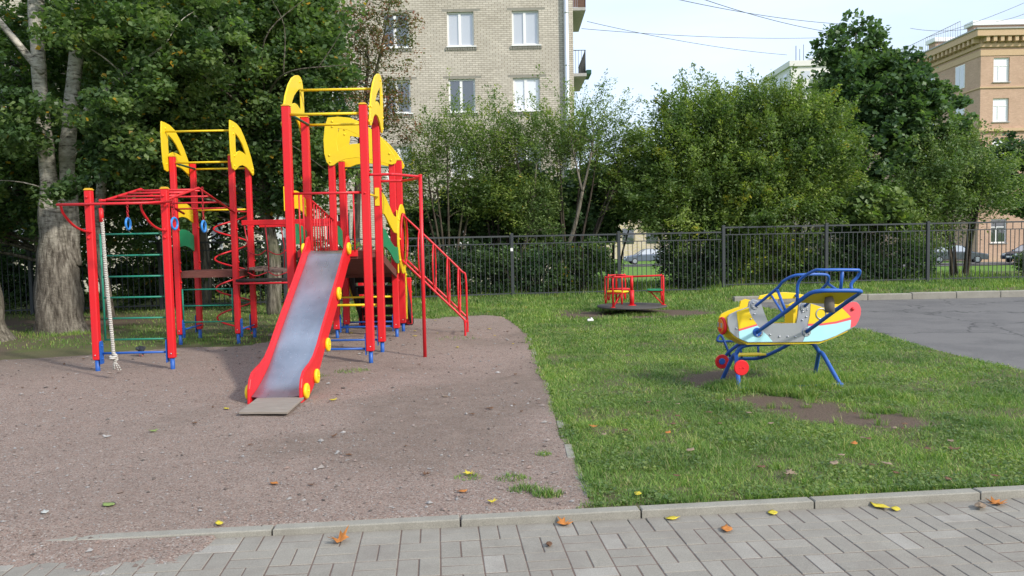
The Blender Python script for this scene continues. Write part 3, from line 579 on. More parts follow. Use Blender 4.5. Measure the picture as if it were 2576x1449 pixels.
# lower bars
bar((T1['x0'],10.83,.66),(T1['x1'],10.83,.66),.017,'yellow','lower_bar'); bar((T2['x0'],12.5,.65),(T2['x1'],12.5,.65),.016,'yellow','lower_bar')
for T in (T1,T2):
    for y in (T['y0'],T['y1']): bar((T['x0'],y,.18),(T['x1'],y,.18),.014,'blue','ground_bar')
bar((T3['x0']+.03,12.2,.22),(T3['x0']+.03,12.95,.22),.014,'blue','ground_bar'); bar((T3['x1']+.0,12.2,.2),(T3['x1']+.0,12.95,.2),.014,'blue','ground_bar'); bar((FX0,FY+.02,.225),(FX1,FY+.04,.225),.014,'blue','ground_bar')
# ladders of thin green rungs
def rungs(x0,x1,y,zs,vert=None):
    mb = MB()
    for z in zs: mb.tube([(x0,y,z),(x1,y,z)],.011,8)
    for x in (vert or (x0+.05,x1-.05)): mb.tube([(x,y,zs[0]+.01),(x,y,zs[-1]-.01)],.013,8)
    mb.obj('wall_bars', 'tgreen', ps)
rungs(FX0+.07,FX1-.05,FY+.07,[1.67,1.41,1.155,.90,.645,.385],(FX0+.075,FX1-.06)); rungs(T3['x0']+.05,T3['x1']-.05,12.18,[.84,.59,.34],(T3['x0']+.06,T3['x1']-.07))
# overhead ladder with a peak, and the front crossbar on curved braces
mb = MB()
for x in (-4.93,-4.16): mb.tube([(x,9.62,2.08),(x,9.72,2.08),(x,10.7,2.28),(x-.03,12.15,2.00)],.017,10)
mb.obj('ladder_rails', 'red_tube', ps)
for y in (9.75,10.03,10.3,10.55,10.85,11.15,11.5,11.85):
    z = 2.08+(y-9.72)/.98*.2 if y < 10.7 else 2.28-(y-10.7)/1.45*.28; bar((-4.94,y,z),(-4.16,y,z),.013,'red_tube','rung')
for x in (FX0,FX1):
    dx = .02; mb = MB(); mb.tube([(x+dx,9.6,2.03),(x+dx,8.93,2.0)],.015,8); mb.tube(curve([(x+dx,8.97,1.99),(x+dx,9.02,1.9),(x+dx,9.2,1.78),(x+dx,9.4,1.72),(x+dx,9.6,1.70)]),.014,8); mb.obj('brace', 'red_tube', ps)
mb = MB(); mb.tube([(FX0-.0,8.93,2.0),(FX1+.12,8.93,2.0),(FX1+.1,9.6,2.05)],.015,8); mb.obj('crossbar', 'red_tube', ps)
# spiral climber behind the third tower
cx_,cy_ = -4.72,13.48; pts = [(cx_+.28*math.cos(q),cy_+.28*math.sin(q),2.06-(q/(2*math.pi))*.50) for q in [i*2*math.pi/20 for i in range(int(4.0*20)+1)]]
mb = MB(); mb.tube(pts,.015,8); mb.tube([(-4.5,12.95,2.06),(cx_+.28,cy_,2.06)],.015,8); mb.tube([(cx_+.28,cy_,.02),(cx_+.28,cy_,-.1)],.015,8); mb.obj('spiral_climber', 'red_tube', ps)
# suspension bridge: beams, rope nets, swinging planks
for y,z in ((12.42,1.86),(13.28,1.84)):
    MB().box((T3['x1']+.04,y-.02,z-.05),(T2['x0']-.04,y+.02,z+.03),.006).obj('bridge_beam', 'red', ps)
for y,z in ((12.42,1.80),(13.28,1.79)):
    mb = MB()
    kn = [T3['x1']+.08+ (T2['x0']-T3['x1']-.16)*i/4 for i in range(5)]
    for i,x in enumerate(kn[:4] if y<13 else kn[1:]):
        sx = .05*(1.5-i); mb.tube([(x+ .0,y,z),(x+sx*.3+.02,y,1.45),(x+.03,y,1.10)],.010,6)
        x2 = x+(kn[1]-kn[0]); zz = 1.42; mb.tube(curve([(x+.02,y,zz),(x+.12,y,zz-.06),(x+.22,y,zz-.07),(x2,y,zz)],3),.009,6)
        mb.tube(curve([(x+.02,y,1.08),(x+.15,y,1.02),(x2,y,1.07)],3),.009,6)
    mb.obj('rope_net', 'rope_red', ps)
for i in range(9):
    x = T3['x1']+.12+ (T2['x0']-T3['x1']-.2)*i/8.6; z = 1.13-.05*math.sin(math.pi*i/8); MB().obox((x,12.85,z),(.066,0,.006*random.uniform(-1,1)),(0,.40,0),(0,0,.021)).obj('bridge_plank', 'plank', ps, .006)
mb = MB().box((T3['x1']+.05,12.0,.95),(T1['x0']-.03,12.24,.99),.006); mb.obj('step_board', 'step', ps); mb = MB().tube([(T3['x1']+.04,12.0,.925),(T1['x0'],12.0,.925)],.015,8); mb.obj('step_rail', 'red_tube', ps)
# stairs behind the second tower
for z,y in ((.97,13.38),(.76,13.60),(.55,13.82),(.35,14.04),(.16,14.26)):
    mb = MB().box((-2.68,y,z-.03),(-1.86,y+.22,z),.004); mb.box((-2.68,y+.19,z-.15),(-1.86,y+.21,z-.03)); mb.obj('stair_tread', 'step', ps)
for x in (-2.715,-1.83):
    MB().prism([(13.3,1.06),(13.5,1.06),(14.55,.10),(14.55,-.05),(14.35,-.05),(13.3,.86)],[],lambda u,v:(x,u,v),(1,0,0),.03).obj('stringer', 'step', ps)
side_panel(-1.79,[(13.32,1.0),(13.44,1.02),(13.52,.6),(13.46,.2),(13.38,.2),(13.32,.5)],[],'stair_side','yellow',[(13.45,.95)])
side_panel(-2.76,[(13.32,1.5),(13.6,1.42),(14.2,.85),(14.2,.62),(13.6,1.15),(13.32,1.25)],[],'stair_side','green'); side_panel(-2.76,[(13.32,1.2),(13.7,1.0),(14.2,.5),(14.1,.3),(13.32,.85)],[],'stair_side','yellow')
post(-1.86,14.3,.86,cap=False,bolts=[(.8,1,0),(.6,1,0),(.15,1,0)],z0=.02); post(-2.72,14.3,.86,cap=False,z0=.02)
# round opening with ring, arched climber
C_ = (12.88-.02,1.55); mb = MB(); circ = lambda r,n=40,sy=.95: [(C_[0]+r*sy*math.cos(2*math.pi*i/n),C_[1]+r*math.sin(2*math.pi*i/n)) for i in range(n)]
p = MB().prism(circ(.56), [circ(.42)], lambda u,v:(T2['x1']+.08,u,v),(1,0,0),.02)
for u,v in ((12.42,1.85),(12.42,1.55),(12.42,1.22),(13.3,1.6)): p.ball((T2['x1']+.095,u,v),.018,8)
p = p.obj('round_panel', 'yellow', ps, .004); MB().tube([(T2['x1']+.11,a,b) for a,b in circ(.40)],.017,8,closed=True).obj('ring', 'red_tube', p)
MB().box((T2['x1']+.055,12.40,1.02),(T2['x1']+.07,12.46,2.0),.003).obj('edge_board', 'yellow', ps)
mb = MB(); zl = lambda x: 1.20-(x+1.70)*1.02; yn,yf,ym = 12.52,13.02,12.78
mb.tube(curve([(-1.72,ym,1.93),(-1.2,ym,1.42),(-.82,ym,1.03),(-.74,ym,.9),(-.735,ym,.2)],6),.016,8)
mb.tube(curve([(-1.72,yn,1.22),(-1.2,yn,.70),(-.80,yn,.30),(-.755,yn,.2),(-.755,yn,-.05)],6),.018,8); mb.tube(curve([(-1.70,yf,1.20),(-1.2,yf,.70),(-.80,yf,.30),(-.745,yf,.2),(-.745,yf,-.05)],6),.018,8)
mb.tube([(-.735,yn,.22),(-.735,yf,.22)],.014,8); cl = mb.obj('arched_climber', 'red_tube', ps)
for x in (-1.46,-1.24,-1.02,-.88+.03):
    zc = (1.93-(x+1.72)*1.0+ .90-(x+1.46)*1.02+.02)/2 if False else 1.93-(x+1.72)*.99-.37; n=28
    MB().tube([(x,ym+.26*math.cos(2*math.pi*i/n),zc+.38*math.sin(2*math.pi*i/n)*(1 if math.sin(2*math.pi*i/n)>0 else 1.05)) for i in range(n)],.013,8,closed=True).obj('hoop', 'red_tube', cl)
# fire pole
px_,py_ = -1.16,10.38; mb = MB(); mb.tube([(px_,py_,-.1),(px_,py_,2.36)],.024,12); mb.disc((px_,py_,2.365),(0,0,1),.027,.02)
mb.tube(curve([(T1['x1']+.04,9.93,2.345),(-1.52,9.93,2.345),(-1.42,9.96,2.345),(px_,py_,2.345)],5),.017,8); mb.tube(curve([(T1['x1']+.04,10.83,2.33),(-1.52,10.83,2.33),(-1.42,10.8,2.33),(px_,py_,2.33)],5),.017,8); mb.obj('fire_pole', 'red_tube', ps)
# slide
bed = curve([(0,9.96,1.41),(0,9.80,1.36),(0,9.62,1.23),(0,8.9,.78),(0,8.42,.48),(0,8.15,.30),(0,7.95,.20),(0,7.72,.11),(0,7.50,.055)],4)
sl = MB(); sx0,sx1 = -2.50,-2.045; nb = len(bed); NX = 6
vs = [(sx0+(sx1-sx0)*k/NX, p.y, p.z+.012*abs(2*k/NX-1)**4) for p in bed for k in range(NX+1)]
fs = [(i*(NX+1)+k,i*(NX+1)+k+1,(i+1)*(NX+1)+k+1,(i+1)*(NX+1)+k) for i in range(nb-1) for k in range(NX)]
sl.add(vs,fs,True); slide = sl.obj('slide', 'steel', ps)
prof_t = [(9.98,1.52),(9.93,1.60),(9.86,1.585),(9.72,1.46),(9.3,1.18),(8.8,.86),(8.45,.64),(8.2,.47),(8.02,.375),(7.86,.33),(7.72,.31),(7.60,.285),(7.52,.23),(7.48,.15),(7.47,.0)]
prof_b = [(7.6,-.03),(7.9,.06),(8.2,.20),(8.5,.40),(9.0,.70),(9.6,1.08),(9.85,1.25),(9.97,1.30)]
for x in (sx0-.018,sx1+.018):
    s2 = MB().prism(prof_t+prof_b,[],lambda u,v:(x,u,v),(1,0,0),.03).obj('side_board', 'red', slide, .008)
for (y,z) in ((9.80,1.44),(9.15,.93),(8.53,.42),(8.0,.17),(7.58,.10)):
    for x,s_ in ((sx1+.05,1),(sx0-.05,-1)): MB().disc((x,y,z),(1,0,0),.075,.035).ball((x+s_*.02,y,z),.012,8).obj('disc', 'yellow', slide)

# separate things at the structure
mt = MB().prism([(-2.43,6.93),(-1.99,6.90),(-2.0,7.50),(-2.45,7.53)],[],lambda u,v:(u,v,.045-(7.5-v)*.015),(0,0,1),.022); mt.obox((-2.38,7.0,.015),(.03,0,0),(0,.02,0),(0,0,.02))
mt = mt.obj('landing_board', 'mat', None, .004); tag(mt, 'flat dusty board lying on the gravel at the foot of the slide', 'board')
rp_ = thing('climbing_rope', 'thick pale braided climbing rope with knotted frayed end hanging from the red crossbar', 'rope', (-4.59,8.98,1.98))
M['rope'] = None
m_, t_, b_ = nmat('braided_rope', .9, .1); v_ = wpos(t_, (1,1,1)); wv = N(t_, 'ShaderNodeTexWave', Scale=14.0, Distortion=5.0, Detail=3.0); wv.bands_direction='Z'; t_.links.new(v_, wv.inputs['Vector'])
t_.links.new(ramp(t_, wv.outputs['Fac'], [(0,(.34,.32,.28)),(.5,(.48,.46,.42)),(1,(.58,.56,.52))]), b_.inputs['Base Color']); bump(t_, b_, wv.outputs['Fac'], .8, .01); M['rope'] = m_
rx,ry = -4.59,8.97; RX = lambda z: rx+.055*(1.9-z)/1.6; mb = MB()
for st in range(4):
    mb.tube([(RX(z)+.010*math.cos(z*45+st*1.5708)+.004*math.sin(z*4),ry+.010*math.sin(z*45+st*1.5708),z) for z in np.arange(1.84,.30,-.012)],.0105,6)
mb.obj('rope', 'rope', rp_); MB().tube([(rx,ry,2.0),(rx,ry,1.96)],.008,6).tube([(rx,ry,1.955),(rx,ry,1.80)],.024,10).obj('ferrule', 'red', rp_)
rx += .055; kb = MB().tube(curve([(rx,ry,.31),(rx+.03,ry,.28),(rx+.0,ry-.035,.26),(rx-.03,ry+.01,.275),(rx+.02,ry+.03,.25),(rx+.01,ry,.22)],4),.021,8)
for q in range(7): a=q*.9; kb.tube([(rx+.01,ry,.23),(rx+.02+.02*math.cos(a),ry+.02*math.sin(a),.19),(rx+.035+.045*math.cos(a),ry+.035*math.sin(a),.12+.01*(q%3))],.006,5)
kb.obj('knot', 'rope', rp_)
for i,(x,y,z,lb) in enumerate([(-4.93,10.30,1.81,'blue gymnastic ring nearest the left post of the overhead ladder'),(-4.30,10.22,1.80,'blue gymnastic ring hanging directly behind the second tall post from the left'),(-4.08,10.62,1.765,'blue gymnastic ring nearest the yellow topped tower, on the longest chain')]):
    t = thing('gymnastic_ring', lb, 'ring', (x,y,2.1), 'blue rings hanging from the overhead ladder')
    yaw = (.95,.7,1.0)[i]; R_ = .072
    MB().tube([(x+R_*math.cos(a)*(-.06,.12,-.02)[i],y+R_*math.cos(a)*.99,z+R_*math.sin(a)) for a in [k*2*math.pi/24 for k in range(24)]],.0145,10,closed=True).obj('ring', 'ring', t)
    ch = MB(); zt = 2.10+(.06 if i<2 else .17)
    nlk = 9
    for k in range(nlk):
        zc = z+R_+.012+(zt-z-R_)*(k+.5)/nlk; L_ = (zt-z-R_)/nlk*.62; a0 = (k%2)*1.57
        ch.tube([(x+.012*math.cos(q)*math.cos(a0),y+.012*math.cos(q)*math.sin(a0),zc+L_*math.sin(q)) for q in [j*2*math.pi/10 for j in range(10)]],.0045,5,closed=True)
    ch.obj('chain', 'rope_red', t); MB().tube([(x,y,z+R_-.012),(x,y,z+R_+.018)],.006,6).obj('shackle','bolt',t)

# ================================================================ MERRY-GO-ROUND
mx_,my_ = 2.38,15.8; mg = thing('merry_go_round', 'red merry-go-round with dark round deck and yellow, green and red seats on the lawn', 'roundabout', (mx_,my_,0))
MB().disc((mx_,my_,.135),(0,0,1),.69,.03,48,.006).obj('deck', paint('worn_deck', (.075,.068,.062), .7, .9), mg)
MB().disc((mx_,my_,.07),(0,0,1),.12,.14,20).tube([(mx_-.6,my_-.2,.12),(mx_-.6,my_-.2,.02)],.01,6).obj('bearing', 'dark', mg)
c = MB().tube([(mx_,my_,.15),(mx_,my_,.155),(mx_,my_,.16)],[.09,.09,.05],24); c.tube([(mx_,my_,.15),(mx_,my_,.45)],.045,18).tube([(mx_,my_,.45),(mx_,my_,.74)],.03,18); c.obj('centre_post', 'red', mg)
for a,colr in ((math.radians(-6),'green'),(math.radians(112),'red'),(math.radians(226),'yellow')):
    d = Vector((math.cos(a),math.sin(a),0)); s_ = Vector((-d.y,d.x,0)); c0 = Vector((mx_,my_,0)); P = lambda r,q,z: c0+d*r+s_*q+Vector((0,0,z))
    sf = MB(); sf.tube([P(0,0,.72),P(.58,0,.735),P(.62,0,.70),P(.62,0,.15)],.019,10)
    sf.tube(curve([P(.58,-.15,.42),P(.60,-.20,.22),P(.60,-.20,.70),P(.60,-.15,.73),P(.60,.15,.73),P(.60,.20,.70),P(.60,.20,.22),P(.58,.15,.42)],4),.013,8); sf.tube([P(.60,-.16,.42),P(.60,.16,.42)],.013,8)
    for q in (-.16,.16): sf.tube([P(.6,q,.42),P(.32,q*.8,.425)],.011,8)
    sf.tube([P(.36,0,.425),P(.60,0,.17)],.013,8); sf.tube([P(.36,0,.425),P(.6,0,.43)],.013,8); sf.disc(P(.62,0,.155),(0,0,1),.05,.012); sf.obj('seat_frame', 'red', mg)
    MB().prism([(.30+.0,-.12),(.34,-.17),(.56,-.19),(.59,-.17),(.59,.17),(.56,.19),(.34,.17),(.30,.12)],[],lambda u,v:P(u,v,.452),(0,0,1),.028).obj('seat', colr, mg, .008)

# ================================================================ AEROPLANE SEESAW
ap = thing('aeroplane_seesaw', 'playground aeroplane seesaw with yellow and pale blue body, blue tube wings and red wheels', 'playground aeroplane', (2.8,7.9,0))
AO = Vector((2.094,7.71,0)); AU = Vector((.990,.141,0)); AW = Vector((-.141,.990,0))
zz = lambda x,y: ((x-220)*.001358, .720-(y-520+.035*(x-220))*.00131)
def AP(u,v,w_=0.0): return AO+AU*u+AW*w_+Vector((0,0,v))
def smooth_loop(L_, n=3): 
    P=[Vector((*p,0)) for p in L_]; m=len(P); r=[]
    for i in range(m):
        a,b,c,d = P[(i-1)%m],P[i],P[(i+1)%m],P[(i+2)%m]
        if (c-b).length < 45: r.append(b); continue
        r.append(b)
    return [(p.x,p.y) for p in r]
OUT = [(218,530),(235,505),(285,480),(375,448),(385,405),(420,388),(465,398),(475,430),(500,500),(530,570),(640,571),(745,568),(757,500),(762,430),(800,410),(850,415),(930,440),(1000,470),(1080,440),(1150,412),(1180,403),(1212,405),(1235,425),(1248,460),(1246,500),(1232,545),(1205,590),(1150,622),(1050,667),(980,694),(930,708),(640,712),(370,712),(320,692),(270,662),(235,628),(222,580)]
body = MB().prism([zz(*q) for q in OUT],[],lambda u,v: AP(u,v,.012),AW,.022).obj('fuselage_side', 'grey', ap)
body2 = MB().prism([zz(*q) for q in OUT],[],lambda u,v: AP(u,v-.012,.21),AW,.022).obj('fuselage_side', 'yellow', ap); body2['label'] = 'plain yellow far side board'
def decal(name, L_, col, par=None, dw=-.0015): return MB().prism([zz(*q) for q in L_],[],lambda u,v: AP(u,v,dw),AW,.003).obj(name, col, par or body)
decal('painted_patch', [(285,482),(375,452),(385,490),(405,530),(438,574),(300,612)], 'yellow'); decal('painted_stripe', [(300,612.5),(438,574.5),(443,585),(302,628)], 'pink')
decal('painted_patch', [(302,628.5),(443,585.5),(480,625),(520,660),(560,708),(372,709),(318,688),(305,680)], 'pale')
decal('painted_patch', [(852,420),(930,444),(995,472),(1005,498),(1040,480),(1095,452),(1130,485),(1166,522),(1050,555),(940,570),(832,572),(846,510)], 'yellow')
decal('painted_stripe', [(832,572.5),(940,570.5),(1050,555.5),(1166,522.5),(1168,542),(1050,571),(940,585),(832,589)], 'pink')
decal('painted_patch', [(832,590),(940,585.5),(1050,571.5),(1168,543),(1163,606),(1050,664),(980,690),(930,704),(792,708),(822,640)], 'pale')
decal('painted_tail', [(1096,451.5),(1150,415),(1180,405),(1210,407),(1233,427),(1246,460),(1244,500),(1230,545),(1204,588),(1164,605),(1169,542),(1167,522)], 'pink')
n=28; cu = zz(932,497); MB().tube([AP(cu[0]+.052*math.cos(2*math.pi*i/n),cu[1]+.052*math.sin(2*math.pi*i/n),-.004) for i in range(n)],.007,6,closed=True).obj('painted_ring', 'grey', body)
b = MB()
for q in ((283,606),(790,483),(787,545),(820,450),(540,655),(610,668),(675,668),(735,672),(392,535),(420,500),(818,520)): b.ball(AP(*zz(*q),-.006),.009,8)
b.obj('bolt', 'bolt', body); MB().ball(AP(*zz(1178,460),-.008),.018,10).obj('knob','red',body)
mb = MB(); und = [zz(*q) for q in OUT[-8:]]+[zz(218,530)]
be = [zz(*q) for q in ((1150,622),(1050,667),(930,712),(640,716),(370,716),(270,662),(228,610),(218,540))]
for (u0,v0),(u1,v1) in zip(be[:-1],be[1:]): mb.add([AP(u0,v0,.02),AP(u1,v1,.02),AP(u1,v1-.02,.22),AP(u0,v0-.02,.22),AP(u0,v0-.018,.02),AP(u1,v1-.018,.02),AP(u1,v1-.04,.22),AP(u0,v0-.04,.22)],[(0,1,2,3),(7,6,5,4),(0,4,5,1),(3,2,6,7)])
mb.obj('belly', 'yellow', ap)
MB().obox(AP(.70,.70,.11),AU*.012,AW*.09,(0,0,.10)).obj('seat_back', 'yellow', ap); MB().obox(AP(.56,.50,.11),AU*.10,AW*.09,(0,0,.010)).obj('seat', 'yellow', ap); MB().obox(AP(1.15,.66,.11),AU*.15,AW*.09,(0,0,.01)).obj('tail_deck', 'yellow', ap)
ns = MB().disc(AP(-.01,.62,.11),AU,.088,.03,28).obj('nose', 'red', ap); MB().disc(AP(-.027,.62,.11),AU,.068,.012,24).obj('nose_face', 'orange', ns); e_ = MB()
for s_ in (-.038,.038): e_.obox(AP(-.036,.63,.11+s_),AU*.004,AW*.013,(0,0,.022))
e_.obj('nose_plate', 'grey', ns); MB().obox(AP(-.036,.58,.11),AU*.004,AW*.03,(0,0,.014)).obj('nose_plate','red',ns)
# wing frames
wf = MB(); wf.tube(curve([(2.39,7.75,.56),(2.55,7.37,.80),(2.66,7.14,.965),(2.73,7.06,1.0),(2.82,7.04,1.005),(3.02,7.055,1.0),(3.10,7.08,.99),(3.125,7.16,.965),(3.07,7.33,.86),(2.90,7.83,.54)],5),.019,12)
for x,y,z in ((2.39,7.75,.56),(2.90,7.83,.54)): wf.disc((x,y-.005,z),AW,.045,.012,20)
wing = wf.obj('wing_frame', 'blue', ap)
for c in ((450,640),(820,635),(425,430),(805,450)):
    b = MB(); u,v = zz(*c); b.disc(AP(u,v,-.005),AW,.045,.008,20)
    for q in range(4): b.ball(AP(u+.03*math.cos(q*1.57+.8),v+.03*math.sin(q*1.57+.8),-.012),.008,6)
    b.obj('hub_plate', 'grey', ap)
MB().prism([(2.70,7.10),(2.76,7.075),(3.05,7.09),(3.09,7.11),(3.02,7.34),(2.62,7.29)],[],lambda u,v:(u,v,.995-(v-7.08)*.52),(0,.46,.89),.014).obj('wing_seat', 'yellow', wing, .003)
MB().tube([(2.86,7.17,.94),(2.865,7.17,.90),(2.865,7.17,.86),(2.87,7.17,.80)],[.03,.045,.045,.043],14).obj('bumper', 'bumper', wing)
mb = MB(); mb.tube(curve([(2.60,7.24,.90),(2.60,7.20,1.08),(2.68,7.06,1.18),(2.75,7.0,1.19),(3.0,7.01,1.185),(3.075,7.03,1.175),(3.07,7.06,1.12),(3.02,7.07,1.06),(3.02,7.06,1.0)],5),.014,10); mb.tube([(2.915,7.01,1.185),(2.915,7.05,1.0)],.014,10); mb.obj('grab_rail', 'blue', wing)
mb = MB(); mb.tube(curve([(2.36,7.70,.82),(2.50,7.5,1.0),(2.53,7.42,1.07),(2.60,7.34,1.125),(2.68,7.32,1.135),(2.84,7.34,1.135),(2.925,7.36,1.12),(2.95,7.42,1.06),(2.94,7.5,1.0),(2.88,7.83,.79)],5),.014,10); mb.tube([(2.50,7.5,1.0),(2.545,7.38,.79)],.013,8); mb.tube([(2.95,7.42,1.04),(2.99,7.20,.965)],.013,8); mb.obj('upper_wing_frame', 'blue', ap)
mb = MB(); mb.tube(curve([(2.90,7.83,.535),(2.78,8.1,.36),(2.66,8.38,.22),(2.60,8.47,.185),(2.50,8.5,.18),(2.32,8.45,.19),(2.25,8.38,.22),(2.27,8.2,.33),(2.39,7.75,.56)],5),.018,10)
fw = mb.obj('wing_frame', 'blue', ap); MB().prism([(2.30,8.30),(2.70,8.33),(2.62,8.46),(2.36,8.46)],[],lambda u,v:(u,v,.245),(0,0,1),.014).obj('wing_seat', 'yellow', fw, .003)
mb = MB(); mb.tube(curve([(2.34,8.52,.20),(2.27,8.62,.42),(2.22,8.6,.37),(2.30,8.6,.36),(2.55,8.62,.36),(2.68,8.6,.38),(2.74,8.55,.42)],5),.013,8); mb.tube([(2.63,8.48,.2),(2.66,8.6,.375)],.012,8); mb.tube([(2.45,8.48,.2),(2.47,8.62,.36)],.012,8); mb.obj('grab_rail', 'blue', fw)
side_ = [(0,0),(.02,.05),(.15,.085),(.3,.09),(.42,.075),(.52,.04),(.50,.0),(.40,-.01),(.1,-.01)]; MB().prism(side_,[],lambda u,v: AP(.60+u,.83+v*.7,.62),AW,.02).obj('rear_board', 'yellow', ap, .004)
MB().tube([AP(.75,.6,.21),AP(.75,.86,.61)],.012,8).obj('rear_strut','blue',ap); MB().tube([AP(1.02,.6,.21),AP(1.02,.86,.61)],.012,8).obj('rear_strut','blue',ap)
# stand
jl = (2.23,7.93,.31); jr = (3.12,8.05,.30)
mb.tube(curve([jl,(2.27,7.92,.38),(2.36,7.90,.415),(2.6,7.94,.415),(2.95,8.02,.415),(3.05,8.04,.39),jr],5),.021,12)
for j,a_,b2 in ((jl,(2.19,7.65,-.03),(2.20,8.36,-.03)),(jr,(3.245,7.78,-.03),(3.22,8.45,-.03))):
    mb.tube(curve([a_,tuple(Vector(a_).lerp(Vector(j),.45)+Vector((0,0,.02))),tuple(Vector(a_).lerp(Vector(j),.85)+Vector((0,0,.035))),(j[0],j[1],j[2]),tuple(Vector(b2).lerp(Vector(j),.85)+Vector((0,0,.035))),tuple(Vector(b2).lerp(Vector(j),.45)+Vector((0,0,.02))),b2],4),.021,12)
mb.tube([(2.19,7.65,.02),(3.245,7.78,.02)],.014,8); mb.obj('stand', 'blue', ap)
for c in ((2.195,7.61,.235),(2.17,8.22,.20)):
    w_ = MB().disc(c,AW,.075,.022,28); w_.ball(Vector(c)+Vector((-.018,-.012,0)),.007,6).ball(Vector(c)+Vector((.018,-.012,.0)),.007,6); w_.obj('wheel', 'red', ap)
MB().disc((2.165,8.20,.205),AW,.034,.02,18).obj('hub','blue',ap)

# ================================================================ FENCE
fY = lambda x: 20.6+.05*x if x >= 0 else 20.6+.20*x
fn = thing('fence', 'long dark grey metal bar fence along the back of the playground', 'fence', (0,20.6,0))
FXs = [-16.6,-13.9,-11.1,-8.35,-5.55,-2.78,0.02,2.8,5.56,8.31,11.06,13.8,16.5]
for i,x in enumerate(FXs):
    y = fY(x); g0 = float(ground_z(x,y)); zt = 1.66 if x < 5 else 1.76
    MB().box((x-.04,y-.04,g0-.1),(x+.04,y+.04,zt),.006).obj('fence_post', 'fence', fn)
    if i == len(FXs)-1: break
    x2 = FXs[i+1]; y2 = fY(x2); zt = 1.58 if x < 5 else 1.70; mb = MB(); nb_ = int((x2-x)/.115)
    for z,hh in ((zt,.020),(zt-.19,.012),(g0+.10,.014)):
        a = Vector((x+.04,y,z)); b = Vector((x2-.04,y2,z)); c = (a+b)/2; d = (b-a)/2; mb.obox(c,d,(0,.012,0),(0,0,hh))
    for k in range(1,nb_):
        t = k/nb_; px = x+(x2-x)*t; py = y+(y2-y)*t; mb.box((px-.0075,py-.0075,g0+.02),(px+.0075,py+.0075,zt-.19))
    for k in range(1,nb_,2):
        t = (k+.5)/nb_; px = x+(x2-x)*t; py = y+(y2-y)*t; mb.box((px-.0075,py-.0075,zt-.19),(px+.0075,py+.0075,zt))
    mb.obj('fence_panel', 'fence', fn)
st = MB().box((.0-.02,fY(0)-.052,1.20),(.045,fY(0)-.047,1.28)).obj('paper_notice', 'white'); tag(st, 'tiny torn white paper stuck on the fence post', 'notice')

# ================================================================ BRICK APARTMENT BUILDING
BY = 34.5; bb = thing('apartment_building', 'pale grey brick apartment block with white framed windows behind the trees', 'building', (-10,BY,-1))
BXR = 2.82; WX = [(-5.31,-4.16),(-2.52,-1.37),(.22,1.36)]; pitch = 2.765
cols = [(-5.31+pitch*k,-4.17+pitch*k) for k in range(-12,3)]; rows = [(11.19,9.75),(8.38,6.98),(5.57,4.15),(2.78,1.35)]; rows += [(14.0,12.55)]
mb = MB(); xsb = [-42.0]+[v for c in cols for v in c]+[BXR]; zb = sorted([-1.6,15.5]+[v for r in rows for v in r])
hole = lambda xm,zm: any(a<xm<b for a,b in cols) and any(r1<zm<r0 for r0,r1 in rows)
for i in range(len(xsb)-1):
    for j in range(len(zb)-1):
        x0,x1,z0,z1 = xsb[i],xsb[i+1],zb[j],zb[j+1]
        if hole((x0+x1)/2,(z0+z1)/2): 
            mb.add([(x0,BY,z0),(x1,BY,z0),(x1,BY,z1),(x0,BY,z1),(x0,BY+.28,z0),(x1,BY+.28,z0),(x1,BY+.28,z1),(x0,BY+.28,z1)],[(0,1,5,4),(1,2,6,5),(2,3,7,6),(3,0,4,7)])
        else: mb.add([(x0,BY,z0),(x1,BY,z0),(x1,BY,z1),(x0,BY,z1)],[(0,1,2,3)])
mb.add([(BXR,BY,-1.6),(BXR,BY+13,-1.6),(BXR,BY+13,15.5),(BXR,BY,15.5),(-42,BY,15.5),(-42,BY+13,15.5)],[(0,1,2,3),(3,2,5,4)]); 
me = mb; o = me.obj('wall', 'brick', bb)
MB().box((-42.2,BY-.4,15.52),(BXR+.4,BY+13.2,15.8)).obj('roof', 'slab', bb)
for ci,(x0,x1) in enumerate(cols):
    if x0 < -24: continue
    for ri,(zt,z0) in enumerate(rows):
        if zt > 13: continue
        fr = MB(); fd = BY+.10; f_ = .07
        fr.box((x0,fd,z0),(x0+f_,fd+.07,zt)); fr.box((x1-f_,fd,z0),(x1,fd+.07,zt)); fr.box((x0+f_,fd,z0),(x1-f_,fd+.07,z0+f_)); fr.box((x0+f_,fd,zt-f_),(x1-f_,fd+.07,zt)); xm = x0+(x1-x0)*.47; fr.box((xm-.055,fd-.008,z0+f_),(xm+.055,fd+.06,zt-f_))
        if ri == 1 and ci == len(cols)-3: fr.box((x0+f_,fd+.0,z0+.72),(xm-.055,fd+.06,z0+.76))
        wn = fr.obj('window', 'white', bb)
        g = 'glass' if (ri==0 and ci==len(cols)-3) or random.random()<.35 or ci<10 and random.random()<.5 else ('curtain' if random.random()<.7 else 'brightpane')
        if ri==0 and ci>=len(cols)-2: g='curtain'
        if ri==0 and ci==len(cols)-3: g='glass'
        if ri==1 and ci==len(cols)-1: g='brightpane'
        if ri==1 and ci==len(cols)-3: g='glass'
        MB().box((x0+f_*.5,fd+.04,z0+f_*.5),(x1-f_*.5,fd+.05,zt-f_*.5)).obj('pane', g, wn)
        MB().box((x0-.03,BY-.07,z0-.05),(x1+.10,fd,z0-.004)).obj('sill', 'white', wn)
        q = MB()
        for k in range(13): xx = x0-.05+(x1-x0+.14)*k/12; q.box((xx-.035,BY-.045,z0-.17),(xx+.028,BY-.003,z0-.055))
        q.obj('sill_course', 'kerb', wn); MB().box((x0-.2,BY-.006,zt+.02),(x1+.28,BY+.10,zt+.11)).obj('lintel', 'kerb', wn)
mb = MB(); mb.tube([(2.52,BY-.13,-.9),(2.52,BY-.13,15.4)],.105,16)
